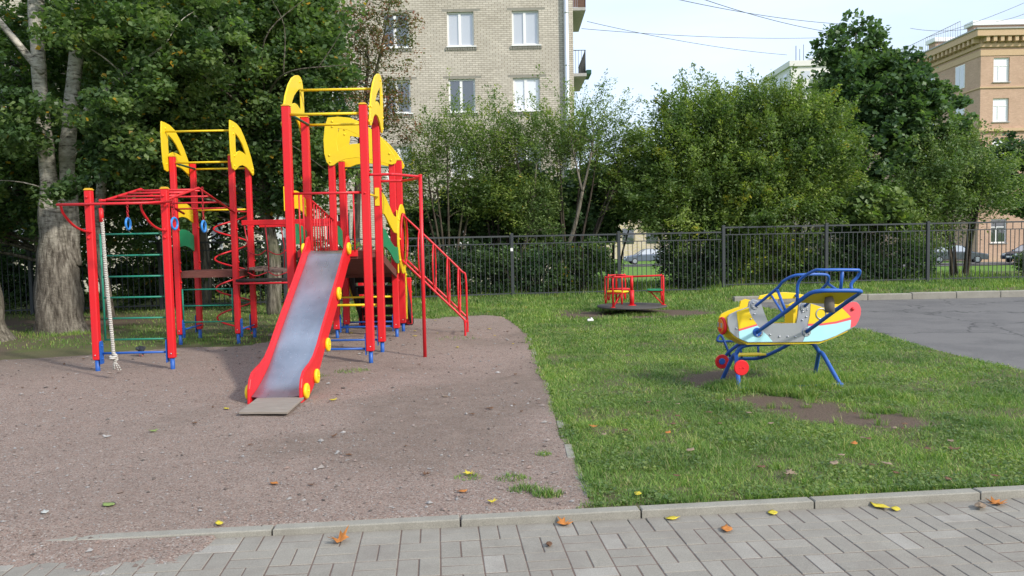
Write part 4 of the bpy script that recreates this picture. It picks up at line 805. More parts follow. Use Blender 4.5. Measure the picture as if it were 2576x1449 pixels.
for z in np.arange(0,15,2.2): mb.tube([(2.52,BY-.13,z),(2.52,BY-.13,z+.06)],.118,16)
mb.obj('downpipe', paint('galvanised_pipe', (.62,.65,.68), .35, .15, .7), bb)
def balcony(z, enclosed):
    x0,x1,y0,y1 = BXR,3.42,35.0,38.6
    q = MB().box((x0,y0,z-.14),(x1,y1,z),.01).obj('balcony', 'slab', bb)
    if enclosed:
        r_ = MB()
        for k in range(7): r_.box((x0+.08*k,y0,z+.01),(x0+.08*k+.074,y0+.02,z+1.9))
        for k in range(30): r_.box((x1-.02,y0+.12*k,z+.01),(x1,y0+.12*k+.115,z+1.9))
        r_.obj('boarding', m_wood('balcony_board', (.08,.045,.035), (.20,.12,.09)), q)
    else:
        r_ = MB()
        for k in range(5): r_.tube([(x0+.13*k,y0+.03,z),(x0+.13*k,y0+.03,z+.98)],.009,5)
        for k in range(26): r_.tube([(x1-.04,y0+.03+.14*k,z),(x1-.04,y0+.03+.14*k,z+.98)],.009,5)
        r_.tube([(x0,y0+.03,z+.98),(x1-.04,y0+.03,z+.98),(x1-.04,y1,z+.98)],.018,6); r_.obj('railing', 'fence', q)
        MB().box((x1+.0,y0+.1,z-.02),(x1+.22,y0+1.4,z+.16),.01).obj('planter', 'dgreen', q)
balcony(11.42, True); balcony(8.62, False); balcony(5.82, False)

# ================================================================ ORANGE CORNER BUILDING
ob_ = thing('corner_building', 'ochre and orange brick building with bracketed cornice at the right edge', 'building', (50,70,-1.2))
X0,Y0,ZT = 41.0,70.0,17.2
wins = [(42.11,43.5),(47.6,49.0),(53,54.4)]; wr = [(16.33,14.25),(12.85,10.83),(9.3,7.3),(5.9,3.9),(2.4,.3)]
mb = MB(); xb = [X0]+[v for c in wins for v in c]+[60]; zb = sorted([-1.4,ZT]+[v for r in wr for v in r])
for i in range(len(xb)-1):
    for j in range(len(zb)-1):
        x0,x1,z0,z1 = xb[i],xb[i+1],zb[j],zb[j+1]
        if any(a<(x0+x1)/2<b for a,b in wins) and any(r1<(z0+z1)/2<r0 for r0,r1 in wr): mb.add([(x0,Y0,z0),(x1,Y0,z0),(x1,Y0,z1),(x0,Y0,z1),(x0,Y0+.35,z0),(x1,Y0+.35,z0),(x1,Y0+.35,z1),(x0,Y0+.35,z1)],[(0,1,5,4),(1,2,6,5),(2,3,7,6),(3,0,4,7)])
        else: mb.add([(x0,Y0,z0),(x1,Y0,z0),(x1,Y0,z1),(x0,Y0,z1)],[(0,1,2,3)])
mb.add([(X0,Y0,-1.4),(X0,Y0+30,-1.4),(X0,Y0+30,ZT),(X0,Y0,ZT)],[(0,3,2,1)]); mb.obj('wall', 'obrick', ob_)
q = MB(); q.box((X0-.10,Y0-.10,13.72),(60,Y0-.003,13.86)); q.box((X0-.10,Y0-.003,13.72),(X0-.003,Y0+30,13.86)); q.box((X0-.25,Y0-.25,10.0),(60,Y0-.003,10.25)); q.box((X0-.25,Y0-.003,10.0),(X0-.003,Y0+30,10.25)); q.box((X0-.06,Y0-.06,16.5),(60,Y0-.003,17.0)); q.box((X0-.06,Y0-.003,16.5),(X0-.003,Y0+30,17.0)); q.obj('string_course', 'stucco', ob_)
q = MB(); q.box((X0-.75,Y0-.75,18.05),(60,Y0+30,18.60)); q.box((X0-.18,Y0-.18,17.22),(60,Y0+30,17.5)); q.box((X0-.05,Y0-.05,17.5),(60,Y0+30,18.05))
for k in range(30): xx = X0+.1+k*.62; q.box((xx,Y0-.62,17.62),(xx+.30,Y0-.052,18.04))
for k in range(42): yy = Y0+.1+k*.7; q.box((X0-.62,yy,17.62),(X0-.052,yy+.30,18.04))
q.obj('cornice', 'stucco', ob_); MB().box((X0-.85,Y0-.85,18.602),(60,Y0+30,18.72)).obj('roof', 'slab', ob_)
for a,b,c,d in ((40.3,46.2,70.3,71.3),(40.0,44.0,76,77.2)):
    p_ = MB().box((a+.2,c,18.72),(b-.3,d,19.15),.02).obj('chimney_block', 'obrick', ob_); k_ = MB().box((a,c-.2,19.15),(b,d+.2,19.55),.03)
    k_.obj('coping', 'white', p_)
r_ = MB()
for k in range(50): r_.tube([(46.3+.3*k,70.1,18.7),(46.3+.3*k,70.1,20.1)],.02,4)
for k in range(60): r_.tube([(40.3,72+.4*k,18.7),(40.3,72+.4*k,20.0)],.02,4)
r_.tube([(46.3,70.1,20.1),(60,70.1,20.1)],.03,4).tube([(40.3,72,20.0),(40.3,96,20.0)],.03,4); r_.obj('roof_railing', paint('grey_rail', (.4,.4,.4)), ob_)
for x0,x1 in wins:
    for zt,z0 in wr:
        fr = MB(); fd = Y0+.12; fr.box((x0,fd,z0),(x0+.09,fd+.08,zt)); fr.box((x1-.09,fd,z0),(x1,fd+.08,zt)); fr.box((x0+.09,fd,z0),(x1-.09,fd+.08,z0+.09)); fr.box((x0+.09,fd,zt-.09),(x1-.09,fd+.08,zt)); fr.box((x0+.09,fd,z0+1.35),(x1-.09,fd+.07,z0+1.43)); fr.box((x0+.48,fd,z0+.09),(x0+.56,fd+.07,z0+1.35))
        wn = fr.obj('window', 'white', ob_); MB().box((x0+.05,fd+.04,z0+.05),(x1-.05,fd+.05,zt-.05)).obj('pane', 'brightpane' if zt>8 else 'glass', wn); MB().box((x0-.08,Y0-.1,z0-.08),(x1+.08,fd,z0-.003)).obj('sill','slab',wn)
for y0_ in (72.4,77.5,82.5,88):
    for zt,z0 in wr[:4]:
        fr = MB(); x_ = X0-.02; fr.box((x_-.01,y0_,z0),(x_+.02,y0_+1.5,zt)); wn = fr.obj('window','white',ob_); MB().box((x_-.025,y0_+.1,z0+.1),(x_-.012,y0_+.68,zt-.1)).box((x_-.025,y0_+.78,z0+.1),(x_-.012,y0_+1.4,zt-.1)).obj('pane','curtain',wn)
MB().box((45.35,69.5,15.5),(46.3,69.95,16.35),.03).obj('air_conditioner','cream',ob_)
wt = thing('tower_block', 'distant white panel tower block rising behind the shrubs', 'building', (60,150,0))
MB().box((52.6,150,-2),(70,175,32.4)).obj('wall', 'cream', wt); MB().box((52.2,149.6,32.4),(70.3,168,33.4)).box((57,151,33.4),(60,156,34.2)).obj('roof', 'cream', wt)
for z in np.arange(18.4,31,2.9):
    for x in (54.5,60.2,65.5): MB().box((x,149.94,z),(x+1.6,149.99,z+1.5)).obj('window', 'curtain', wt)
    MB().box((57.2,149.0,z-.3),(59.4,149.98,z+.8)).obj('balcony', 'white', wt)
for k in range(5):
    for z in (24.2,27.1,30.0): MB().box((52.54,152+4*k,z),(52.59,154+4*k,z+1.5)).obj('window', 'curtain', wt)
MB(); MB().tube([(53.6,150.2,33.4),(53.6,150.2,36.2)],.07,5).tube([(54.3,150.2,33.4),(54.3,150.2,35.6)],.05,5).tube([(55,150.2,33.4),(55,150.2,36.4)],.05,5).obj('antenna','fence',wt)
lb_ = thing('low_building', 'long low pale pink building glimpsed through the shrubs beyond the street', 'building', (25,100,-1.2))
MB().box((9,100,-1.3),(52,112,4.9)).obj('wall', m_brick('pale_pink_brick', (.60,.50,.22), (.66,.56,.50), (.5,.45,.42)), lb_); MB().box((8.7,99.7,4.9),(52.3,112.3,5.4)).obj('roof', 'cream', lb_)
for k in range(14): MB().box((11+k*3,99.93,.6),(12.4+k*3,99.99,2.5)).obj('window','glass',lb_)

# ================================================================ CARS
def car(name, label, x, y, z, ang, col, Lc=4.45, Hc=1.45):
    t = thing(name, label, 'car', (x,y,z), 'cars parked along the street beyond the fence'); Wc=.86; base = Matrix.Translation((x,y,z)) @ Matrix.Rotation(ang,4,'Z')
    T_ = lambda p: base @ Vector(p)
    side = [(-2.2,.30),(-2.22,.55),(-2.12,.72),(-1.35,.86),(-.95,.90),(1.35,.96),(1.95,.93),(2.15,.86),(2.2,.55),(2.15,.30)]
    sec = []
    for sgn,fw_ in ((-1,.90),(-1,1.0),(1,1.0),(1,.90)): pass
    vs=[];n=len(side); ws=[(-Wc,0.0,.94),(-Wc+.10,.03,1),( Wc-.10,.03,1),(Wc,0.0,.94)]
    for wy,dz,k in ws: vs += [T_((u*(.985 if k<1 else 1.0),wy,v+(dz if v>.6 else -dz*.3))) for u,v in side]
    fs=[tuple(range(n-1,-1,-1)), tuple(3*n+i for i in range(n))]
    for q in range(3):
        for i in range(n): j=(i+1)%n; fs.append((q*n+i,q*n+j,(q+1)*n+j,(q+1)*n+i))
    body = MB().add(vs,fs).obj('body', col, t, .05)
    cab = [(-1.15,.88),(-.35,1.40),(.1,Hc),(.85,Hc-.02),(1.25,1.33),(1.85,.92)]; m_=len(cab)
    f=lambda v: Wc-.08-(v-.88)*.42
    vs=[T_((u,-f(v),v)) for u,v in cab]+[T_((u,f(v),v)) for u,v in cab]; fs=[tuple(range(m_)),tuple(2*m_-1-i for i in range(m_))]+[(i,i+m_,(i+1)%m_+m_,(i+1)%m_) for i in range(m_)]
    MB().add(vs,fs).obj('cabin_glass', 'curtain', t, .02)
    rf = MB(); zr = [(-.38,1.385),(.1,Hc),(.85,Hc-.02),(1.28,1.32)]
    vs=[T_((u,s_*(f(v)-.01),v+dz)) for dz in (.012,.035) for s_ in (-1,1) for u,v in zr]; 
    for q in range(3): rf.add([vs[q],vs[q+1],vs[4+q+1],vs[4+q],vs[8+q],vs[9+q],vs[12+q+1],vs[12+q]],[(0,1,2,3),(7,6,5,4),(0,4,5,1),(2,6,7,3),(0,3,7,4),(1,5,6,2)])
    for u0,v0,u1,v1 in ((-1.13,.89,-.36,1.39),(.22,.92,.2,Hc-.02),(1.83,.93,1.26,1.32)):
        for s_ in (-1,1): rf.tube([T_((u0,s_*(f(v0)+.008),v0)),T_((u1,s_*(f(v1)+.008),v1))],.035,5)
    rf.obj('roof', col, t)
    for u in (-1.38,1.35):
        for s_ in (-1,1):
            wh = MB().disc(T_((u,s_*(Wc-.09),.31)),base.to_3x3()@Vector((0,1,0)),.315,.22,22,.04).obj('wheel','dark',t); MB().disc(T_((u,s_*(Wc+.01),.31)),base.to_3x3()@Vector((0,1,0)),.20,.05,18).obj('rim','grey',wh)
    for s_ in (-1,1):
        MB().obox(T_((-2.14,s_*.6,.68)),base.to_3x3()@Vector((.05,0,0)),base.to_3x3()@Vector((0,.17,0)),(0,0,.07)).obj('headlight','brightpane',t); MB().obox(T_((2.15,s_*.62,.78)),base.to_3x3()@Vector((.04,0,0)),base.to_3x3()@Vector((0,.16,0)),(0,0,.08)).obj('tail_light','red',t)
        MB().obox(T_((-.78,s_*.98,.97)),base.to_3x3()@Vector((.06,0,0)),base.to_3x3()@Vector((0,.09,0)),(0,0,.07)).obj('mirror',col,t)
    MB().obox(T_((-2.225,0,.5)),base.to_3x3()@Vector((.01,0,0)),base.to_3x3()@Vector((0,.26,0)),(0,0,.06)).obj('number_plate','white',t)
    MB().obox(T_((-2.20,0,.66)),base.to_3x3()@Vector((.02,0,0)),base.to_3x3()@Vector((0,.40,0)),(0,0,.035)).obj('grille','dark',t)
car('parked_car','silver blue saloon parked beyond the fence behind the merry-go-round',13.3,78,-1.2,0.03,paint('silver_car_paint',(.17,.20,.26),.25,.1,.6))
car('parked_car','grey saloon with its front to the right, seen through the fence bars',36.6,65.5,-1.2,math.pi-.35,paint('grey_car_paint',(.13,.14,.155),.25,.1,.5))
car('parked_car','dark blue car cut off by the right edge of the photo',41.8,64.0,-1.2,.25,paint('dark_car_paint',(.035,.045,.07),.25,.1,.3))

# ================================================================ OVERHEAD CABLES
for i,(a,b,lb) in enumerate([((1477,54),(1979,138),'thin cable leaving the brick building and dropping to the white tower block'),((1463,72),(2100,94),'thin nearly level cable crossing low in the pale sky'),((1650,-14),(2110,60),'upper of two cables that cross before they reach the tall maple'),((1740,-12),(2110,84),'steeper cable crossing another before it meets the tall maple'),((2290,71),(2460,68),'short level cable between the maple and the ochre building'),((2640,-22),(2330,94),'thin cable rising to the right above the ochre building'),((2640,2),(2506,54),'cable rising to the right from the chimney block')]):
    A = W(*a,46 if i<4 else 62); B = W(*b,62); n=24
    cb_ = MB().tube([A.lerp(B,k/n)-Vector((0,0,.25*4*(k/n)*(1-k/n))) for k in range(n+1)],.016 if i not in (2,3) else .02,5).obj('overhead_cable','fence')
    tag(cb_, lb, 'cable', 'cables strung across the sky')

# ================================================================ VEGETATION
def leaf_quads(C, L, D=None, dirw=0.0, wr=.55, up=.5):
    n = len(C); nrm = RNG.normal(0,1,(n,3)); nrm[:,2] = np.abs(nrm[:,2])+up; nrm /= np.linalg.norm(nrm,axis=1,keepdims=True)
    d = RNG.normal(0,1,(n,3)); 
    if D is not None: d = d*(1-dirw)+D*dirw*1.6
    d -= nrm*(d*nrm).sum(1,keepdims=True); d /= np.linalg.norm(d,axis=1,keepdims=True)+1e-9; s = np.cross(nrm,d); L = np.asarray(L)[:,None] if hasattr(L,'__len__') else L
    droop = np.array([0,0,-.12])*L
    return np.stack([C-d*L*.5, C+s*L*wr*.5-d*L*.08, C+d*L*.5+droop, C-s*L*wr*.5-d*L*.08],1)
def in_blobs(blobs, n, lo=.45):
    w_ = np.array([b[3]*b[4]*b[5] for b in blobs]); w_ = w_**.75; k = RNG.choice(len(blobs), n, p=w_/w_.sum()); B = np.array([b[:6] for b in blobs])[k]
    d = RNG.normal(0,1,(n,3)); d /= np.linalg.norm(d,axis=1,keepdims=True); r = lo+(1-lo)*RNG.random(n)**.6; r = r*(1+.28*RNG.random(n)*(RNG.random(n) < .22)); return B[:,:3]+d*B[:,3:6]*r[:,None]
def branch(mb, a, b, r0, r1=.006, sag=.12, n=5):
    a = Vector(a); b = Vector(b); l = (b-a).length; m = a.lerp(b,.5)+Vector((random.uniform(-.09,.09)*l,random.uniform(-.09,.09)*l,sag*l)); P = curve([a,m,b],n)
    k = len(P); mb.tube(P, [r0+(r1-r0)*i/(k-1) for i in range(k)], 5)
def tree(name, label, cat, stems, blobs, nclump, nleaf, leaf, mat, cr=.38, bark='bark', group=None, limb=.045, lo=.45, wr=.6, nbr=None, spray=None, sides=12, flare=0, up=.5, zlo=None):
    base = stems[0][0][0]; t = thing(name, label, cat, (base[0],base[1],float(ground_z(base[0],base[1]))), group)
    mb = MB(); pts_all = []
    for P, R in stems:
        C = curve(P, 6); k = len(C); R_ = np.interp(np.linspace(0,1,k), np.linspace(0,1,len(R)), R)
        o0 = len(mb.v); mb.tube(C, list(R_), sides)
        if R[0] > .12:
            for q in range(o0, len(mb.v)):
                v = mb.v[q]; f = 1+.22*(noise.noise(Vector(v)*2.2)); cc = C[min((q-o0)//sides,k-1)]; mb.v[q] = (cc.x+(v[0]-cc.x)*f, cc.y+(v[1]-cc.y)*f, v[2])
        pts_all += [(c, r) for c, r in zip(C, R_)][k//4:]
    cl = in_blobs(blobs, nclump, lo)
    if zlo is not None: cl = cl[cl[:,2] > zlo]
    sp = RNG.choice(len(cl), min(nbr or len(cl)//3, len(cl)), replace=False)
    for i in sp:
        c = Vector(cl[i]); cand = [(p,r) for p,r in pts_all if p.z < c.z-.05] or pts_all; p,r = min(cand, key=lambda q:(q[0]-c).length+random.random()*.8); branch(mb, p, c, min(r*.6,limb), .005, .08)
    mb.obj('trunk', bark, t)
    if spray:
        ln, dz = spray; nc = len(cl); per = max(1,nleaf//nc); base_ = np.array([b[:3] for b in blobs]); 
        cen = np.average(base_,axis=0,weights=[b[3]*b[5] for b in blobs]); out_ = cl-cen; out_[:,2] = out_[:,2]*.5+dz; out_ += RNG.normal(0,.30,out_.shape); out_ /= np.linalg.norm(out_,axis=1,keepdims=True)
        lens = ln*(.5+RNG.random(nc)); tt = RNG.random((nc,per)); C = cl[:,None]+out_[:,None]*(tt*lens[:,None])[:,:,None]; wdt = ((.15*ln*(1-tt)+.03)*1.3)[:,:,None]; C = C+RNG.normal(0,1,C.shape)*wdt
        D = np.repeat(out_[:,None],per,1).reshape(-1,3); C = C.reshape(-1,3); tint = np.clip(np.repeat(RNG.random(nc)**1.3*.72,per)+.28*RNG.random(nc*per)+.15*(tt.reshape(-1)-.5),0,1)
        V = leaf_quads(C, leaf*(.6+.8*RNG.random(len(C))), D, .6, wr, up)
    else:
        nc = len(cl); per = max(1,nleaf//nc); off = RNG.normal(0,1,(nc,per,3)); off *= (RNG.random((nc,per,1))**.4)/ (np.linalg.norm(off,axis=2,keepdims=True)+1e-9); rr = cr*(.55+.9*RNG.random((nc,1,1)))
        C = (cl[:,None]+off*rr*np.array([1,1,.62])).reshape(-1,3); C[:,2] -= .15*np.abs(RNG.normal(0,cr*.3,len(C))); tint = np.clip(np.repeat(RNG.random(nc)**1.2*.62,per)+.38*RNG.random(nc*per)**1.2,0,1); tint = np.where(RNG.random(nc*per) < .014, .99, np.minimum(tint,.94))
        V = leaf_quads(C, leaf*(.6+.8*RNG.random(len(C))), wr=wr, up=up)
    quads_mesh('crown', V, mat, t, tint); return t
VT = 'tree'
# the big double-stemmed poplar and its neighbours on the left
tree('poplar_tree','large old poplar with pale upper bark and two stems, left of the climbing frame',VT,
 [([(-8.14,14.3,-.15),(-8.14,14.3,.2),(-8.14,14.3,.9),(-8.15,14.3,1.6),(-8.23,14.35,2.5),(-8.32,14.4,3.6),(-8.35,14.4,5.0),(-8.32,14.4,6.5),(-8.40,14.4,8)],[.50,.42,.35,.28,.16,.13,.125,.12,.09]),
  ([(-8.02,14.4,1.2),(-7.98,14.45,2.0),(-7.97,14.45,2.9),(-7.88,14.5,3.9),(-7.72,14.5,5.0),(-7.58,14.5,6.2),(-7.40,14.5,8)],[.22,.17,.13,.12,.12,.12,.09]),
  ([(-8.25,14.35,4.6),(-8.80,14.2,5.4),(-9.50,14,6.4)],[.07,.055,.03]),([(-7.88,14.5,3.7),(-7.10,14.3,4.3),(-5.90,14,5.0)],[.06,.04,.015])],
 [(-8.3,15.4,6.6,2.7,.7,1.9),(-6.4,14.3,5.2,1.7,1.3,1.7),(-10.2,13.4,4.3,1.5,1.2,1.3),(-9.6,13.5,2.8,.9,.7,.7),(-6.7,13.9,3.6,.8,.7,.8),(-9.4,13.3,4.6,.7,.4,1.5),(-8.2,13.6,3.6,.55,.35,.8),(-7.7,13.6,2.5,.3,.2,.4),(-9.3,13.2,2.5,.4,.3,.3),(-10.2,12.9,2.9,.8,.6,1.4)],520,60000,.095,'lf_pop',.30,'pale_bark',None,.018,.2,.75,nbr=10)
tree('old_tree','thick bare lower trunk of a tree cut off by the left edge of the photo',VT,[([(-8.95,13.2,-.15),(-8.95,13.2,.3),(-8.98,13.2,1.2),(-9.2,13.25,2.3),(-9.5,13.3,4.5),(-9.7,13.4,7)],[.66,.46,.38,.30,.24,.18])],
 [(-10.3,13.1,5.7,1.3,1,1.3),(-9.6,12.9,3.0,.5,.4,1.0)],90,9000,.095,'lf_pop',.3,'bark',None,.03,.2,.75,nbr=8)
tree('slender_tree','slender leaning pale trunk behind the green wall bars',VT,[([(-8.35,16.5,-.1),(-8.45,16.5,.8),(-8.55,16.5,1.6),(-8.4,16.6,3.2),(-8.2,16.7,5.5)],[.10,.10,.12,.09,.04])],
 [(-8.3,16.8,5.2,1.8,1.1,1.8)],220,20000,.09,'lf_pop',.34,'pale_bark',None,.03,.2,.75)
bigs = [('dense leafy tree directly behind the yellow roofed tower nearest the left',(-5.15,17.1),[(-5.6,17.0,4.6,2.5,1.6,2.4),(-4.4,16.6,5.9,1.1,1.1,1.5),(-6.2,16.8,7.2,2.0,1.4,1.4),(-7.2,16.8,3.2,1.4,1.1,1.4),(-4.4,16.9,3.0,.9,.7,.9)],560,92000),
 ('dense dark leafy tree behind the old poplar',(-10.6,18.0),[(-10.8,17.6,4.6,2.9,1.6,3.0),(-9.0,17.5,2.4,1.5,1.0,1.2),(-12.6,17.2,3.2,1.8,1.2,2.4)],380,60000),
 ('tall leafy tree filling the upper left behind the slender pale trunk',(-7.6,19.6),[(-7.4,19.6,5.6,2.9,1.5,2.6),(-6.2,20.4,6.4,1.4,1.2,1.8),(-8,19.3,8,3.0,1.4,1.2)],380,62000)]
for lb,(x,y),bl_,nc,nl in bigs:
    tree('leafy_tree',lb,VT,[([(x,y,-.1),(x+.05,y,1.2),(x-.1,y,2.6),(x+.1,y,4.4),(x+.2,y,6.6)],[.17,.15,.13,.10,.05])],bl_,nc,nl,.10,'lf_pop',.44,'bark','tall leafy trees behind the climbing frame',.04,.3,.75)
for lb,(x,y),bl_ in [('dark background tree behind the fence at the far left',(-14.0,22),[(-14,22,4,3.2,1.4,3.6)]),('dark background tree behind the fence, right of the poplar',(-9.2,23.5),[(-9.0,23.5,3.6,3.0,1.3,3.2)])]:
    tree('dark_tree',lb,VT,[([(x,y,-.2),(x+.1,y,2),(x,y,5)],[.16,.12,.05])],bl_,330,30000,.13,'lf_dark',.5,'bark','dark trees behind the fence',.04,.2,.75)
tree('crabapple_tree','sparse tree with reddish brown leaves reaching in front of the brick building windows',VT,[([(-4.3,21.8,-.1),(-4.2,21.8,2.2),(-4.0,21.7,4.2),(-3.7,21.6,6.4)],[.12,.10,.08,.03]),([(-4.0,21.7,4.0),(-3.4,21.5,4.9),(-2.9,21.4,5.4)],[.05,.035,.015]),([(-3.9,21.7,5.0),(-3.4,21.5,6.4),(-3.1,21.4,7.6)],[.05,.035,.015])],
 [(-3.75,21.5,7.4,1.15,.9,1.3),(-3.7,21.5,5.3,1.05,.8,1.1),(-4.6,21.5,5.6,1.1,.8,2.4),(-3.0,21.5,4.9,.8,.5,.8),(-3.2,21.5,7.0,.9,.6,1.6)],330,15000,.072,'lf_crab',.32,'twig',None,.009,.2,.6,nbr=90)
# shrubs behind the fence
def stems_fan(cx, cy, n, h, sp, r=.05, z0=-.2):
    out = []
    for i in range(n):
        a = (i+.5)/n*2-1+random.uniform(-.15,.15); b = random.uniform(-.5,.5); out.append(([(cx+a*.25,cy+b*.2,z0),(cx+a*sp*.45,cy+b*.5,h*.35),(cx+a*sp*.8,cy+b*.8,h*.7),(cx+a*sp,cy+b,h)],[r*random.uniform(.8,1.2),r*.8,r*.5,.008]))
    return out
SG = 'feathery shrubs behind the fence'
def shrub(lb, cx, cy, n, h, sp, blobs, nc, nl, leaf, mat, spray=(.65,1.0), wr=.36, bark='twig', lo=.15, nbr=None, r=.05, name='tall_shrub', group=SG, up=.3):
    return tree(name, lb, 'shrub', stems_fan(cx,cy,n,h,sp,r), blobs, nc, nl, leaf, mat, .3, bark, group, .018, lo, wr, nbr, spray, 6, up=up)
shrub('feathery light green shrub behind the fence, first to the right of the climbing frame',-1.75,22.3,6,4.0,1.0,[(-1.7,22.3,3.9,.95,.7,1.2),(-2.5,22.2,2.9,.7,.5,.8),(-1.2,22.3,2.7,.6,.5,.7)],300,21000,.085,'lf_willow',nbr=60)
shrub('thin upright shrub with a few yellowing sprays, between the two fuller feathery shrubs',-.35,22.8,5,4.2,.7,[(-.4,22.8,3.9,.75,.5,1.4),(-.1,22.6,2.3,.6,.5,.8)],230,14000,.085,'lf_willow',nbr=40)
shrub('wide feathery shrub in front of the downpipe at the corner of the brick building',1.6,22.4,9,4.2,1.9,[(1.0,22.4,4.0,1.1,.7,1.3),(2.2,22.4,4.1,1.2,.7,1.25),(3.0,22.5,3.2,.8,.6,1.4),(.6,22.3,2.6,.9,.5,.8)],420,34000,.085,'lf_willow',nbr=110)
tree('bare_stemmed_tree','slim tree with a bare pale forked trunk leaning right behind the fence','tree',[([(1.15,21.6,-.2),(1.3,21.6,.7),(1.55,21.6,1.3),(1.78,21.6,2.0),(1.95,21.6,2.75)],[.06,.055,.055,.05,.045]),([(1.95,21.6,2.75),(1.85,21.6,3.2),(1.7,21.7,4.0)],[.035,.03,.015]),([(1.95,21.6,2.75),(2.1,21.6,3.3),(2.3,21.7,4.2)],[.04,.03,.012])],[(2.0,21.8,4.2,.7,.4,.7)],60,2400,.07,'lf_light',.3,'bark',None,.012,.1,.5)
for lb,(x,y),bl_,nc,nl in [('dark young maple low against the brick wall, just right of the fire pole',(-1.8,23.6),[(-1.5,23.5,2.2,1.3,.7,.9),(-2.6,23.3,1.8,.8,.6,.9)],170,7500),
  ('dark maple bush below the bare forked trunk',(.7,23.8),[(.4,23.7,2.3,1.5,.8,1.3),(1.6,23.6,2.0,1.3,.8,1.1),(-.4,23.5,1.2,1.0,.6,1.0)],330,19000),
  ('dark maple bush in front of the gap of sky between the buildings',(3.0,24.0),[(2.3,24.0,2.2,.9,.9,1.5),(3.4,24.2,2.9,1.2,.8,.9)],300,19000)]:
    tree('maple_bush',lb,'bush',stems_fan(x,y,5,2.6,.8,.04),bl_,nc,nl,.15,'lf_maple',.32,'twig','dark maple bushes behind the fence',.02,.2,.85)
tree('grey_willow_bush','bushy grey green shrub with a leaning stem, left of the bare forked trunk','bush',[([(.1,22.0,-.2),(.35,22.0,1.2),(.6,22.0,2.4),(.75,22.0,3.6)],[.06,.055,.045,.02])],[(.55,22.0,2.4,.75,.4,.8),(.9,22.0,1.6,.6,.3,.6)],130,9000,.07,'lf_light',.28,'bark',None,.02,.2,.4)
shrub('broad rounded willow shrub, left half of the big mass right of the sky gap',5.1,22.8,11,4.4,2.0,[(5.2,22.6,3.3,1.4,1.1,1.5),(5.5,22.4,4.3,1.0,.8,.7),(4.6,22.3,2.3,1.0,.8,.9),(6.2,22.4,2.4,1.2,.8,1.1)],620,100000,.095,'lf_willow',(.95,.9),.44,lo=.45,r=.06,name='willow_shrub',group='broad willow shrubs right of the sky gap')
shrub('broad rounded willow shrub, right half of the big mass beside the tall maple',7.6,22.8,11,4.4,2.0,[(7.4,22.5,3.5,1.6,1.1,1.5),(8.3,22.5,3.2,1.1,1.0,1.4),(7.2,22.4,4.4,1.3,.8,.6),(7.0,22.3,2.2,1.4,.8,1.1)],640,104000,.095,'lf_willow',(.95,.9),.44,lo=.45,r=.06,name='willow_shrub',group='broad willow shrubs right of the sky gap')
tree('maple_tree','tall dark green maple with large leaves between the willow shrubs and the ochre building','tree',[([(10.6,24.4,-.2),(10.6,24.4,1.5),(10.7,24.4,3.5),(10.6,24.4,6),(10.5,24.4,7.6)],[.16,.14,.12,.08,.02]),([(10.7,24.4,2.5),(11.6,24.4,4),(12.2,24.4,5.4)],[.08,.06,.02])],
 [(10.35,24.3,6.9,1.05,.8,1.15),(11.5,24.2,6.4,.9,.7,.7),(12.9,24.2,4.9,.9,.7,1.1),(10.7,24.2,5.8,1.5,1.1,1.2),(11.7,24.2,5.4,1.25,1.0,1.3),(9.8,24.2,5.2,.95,.8,.9),(11.0,24.0,3.8,1.7,1.2,1.4),(12.2,24.2,4.4,1.1,.9,.9),(10.4,23.9,2.3,1.3,.9,1.1)],620,34000,.15,'lf_maple',.32,'bark',None,.03,.45,.85)
tree('maple_sapling','pale green young maple leaning over the fence rail below the tall maple','tree',[([(9.6,22.0,-.1),(9.7,21.9,1.1),(9.8,21.6,2.0)],[.03,.025,.012])],[(9.9,21.75,2.15,.75,.45,.65),(10.3,21.7,1.7,.5,.35,.4)],70,2600,.15,'lf_light',.26,'twig',None,.012,.2,.85)
shrub('yellow green willow shrub in front of the shaded side of the ochre building',13.2,23.4,8,3.6,1.1,[(12.7,23.3,3.1,1.0,.8,1.0),(13.5,23.4,2.6,.9,.7,.9),(12.4,23.2,2.4,1.1,.8,1.1),(11.6,22.9,1.9,1.0,.7,.9)],380,52000,.095,'lf_light',(1.0,.8),.40,r=.05,name='willow_shrub',lo=.25,group='willow shrubs right of the tall maple')
tree('dark_tree','dark tree at the right edge, in front of the ochre building','tree',[([(17.3,26,-.2),(17.2,26,2.2),(16.6,26,3.6)],[.10,.08,.03])],[(16.6,26,3.5,1.2,.8,1.3),(15.9,26,3.0,.9,.5,.9),(17.2,26,2.4,.9,.8,.7)],170,11000,.12,'lf_dark',.3,'bark',None,.02,.2,.7)
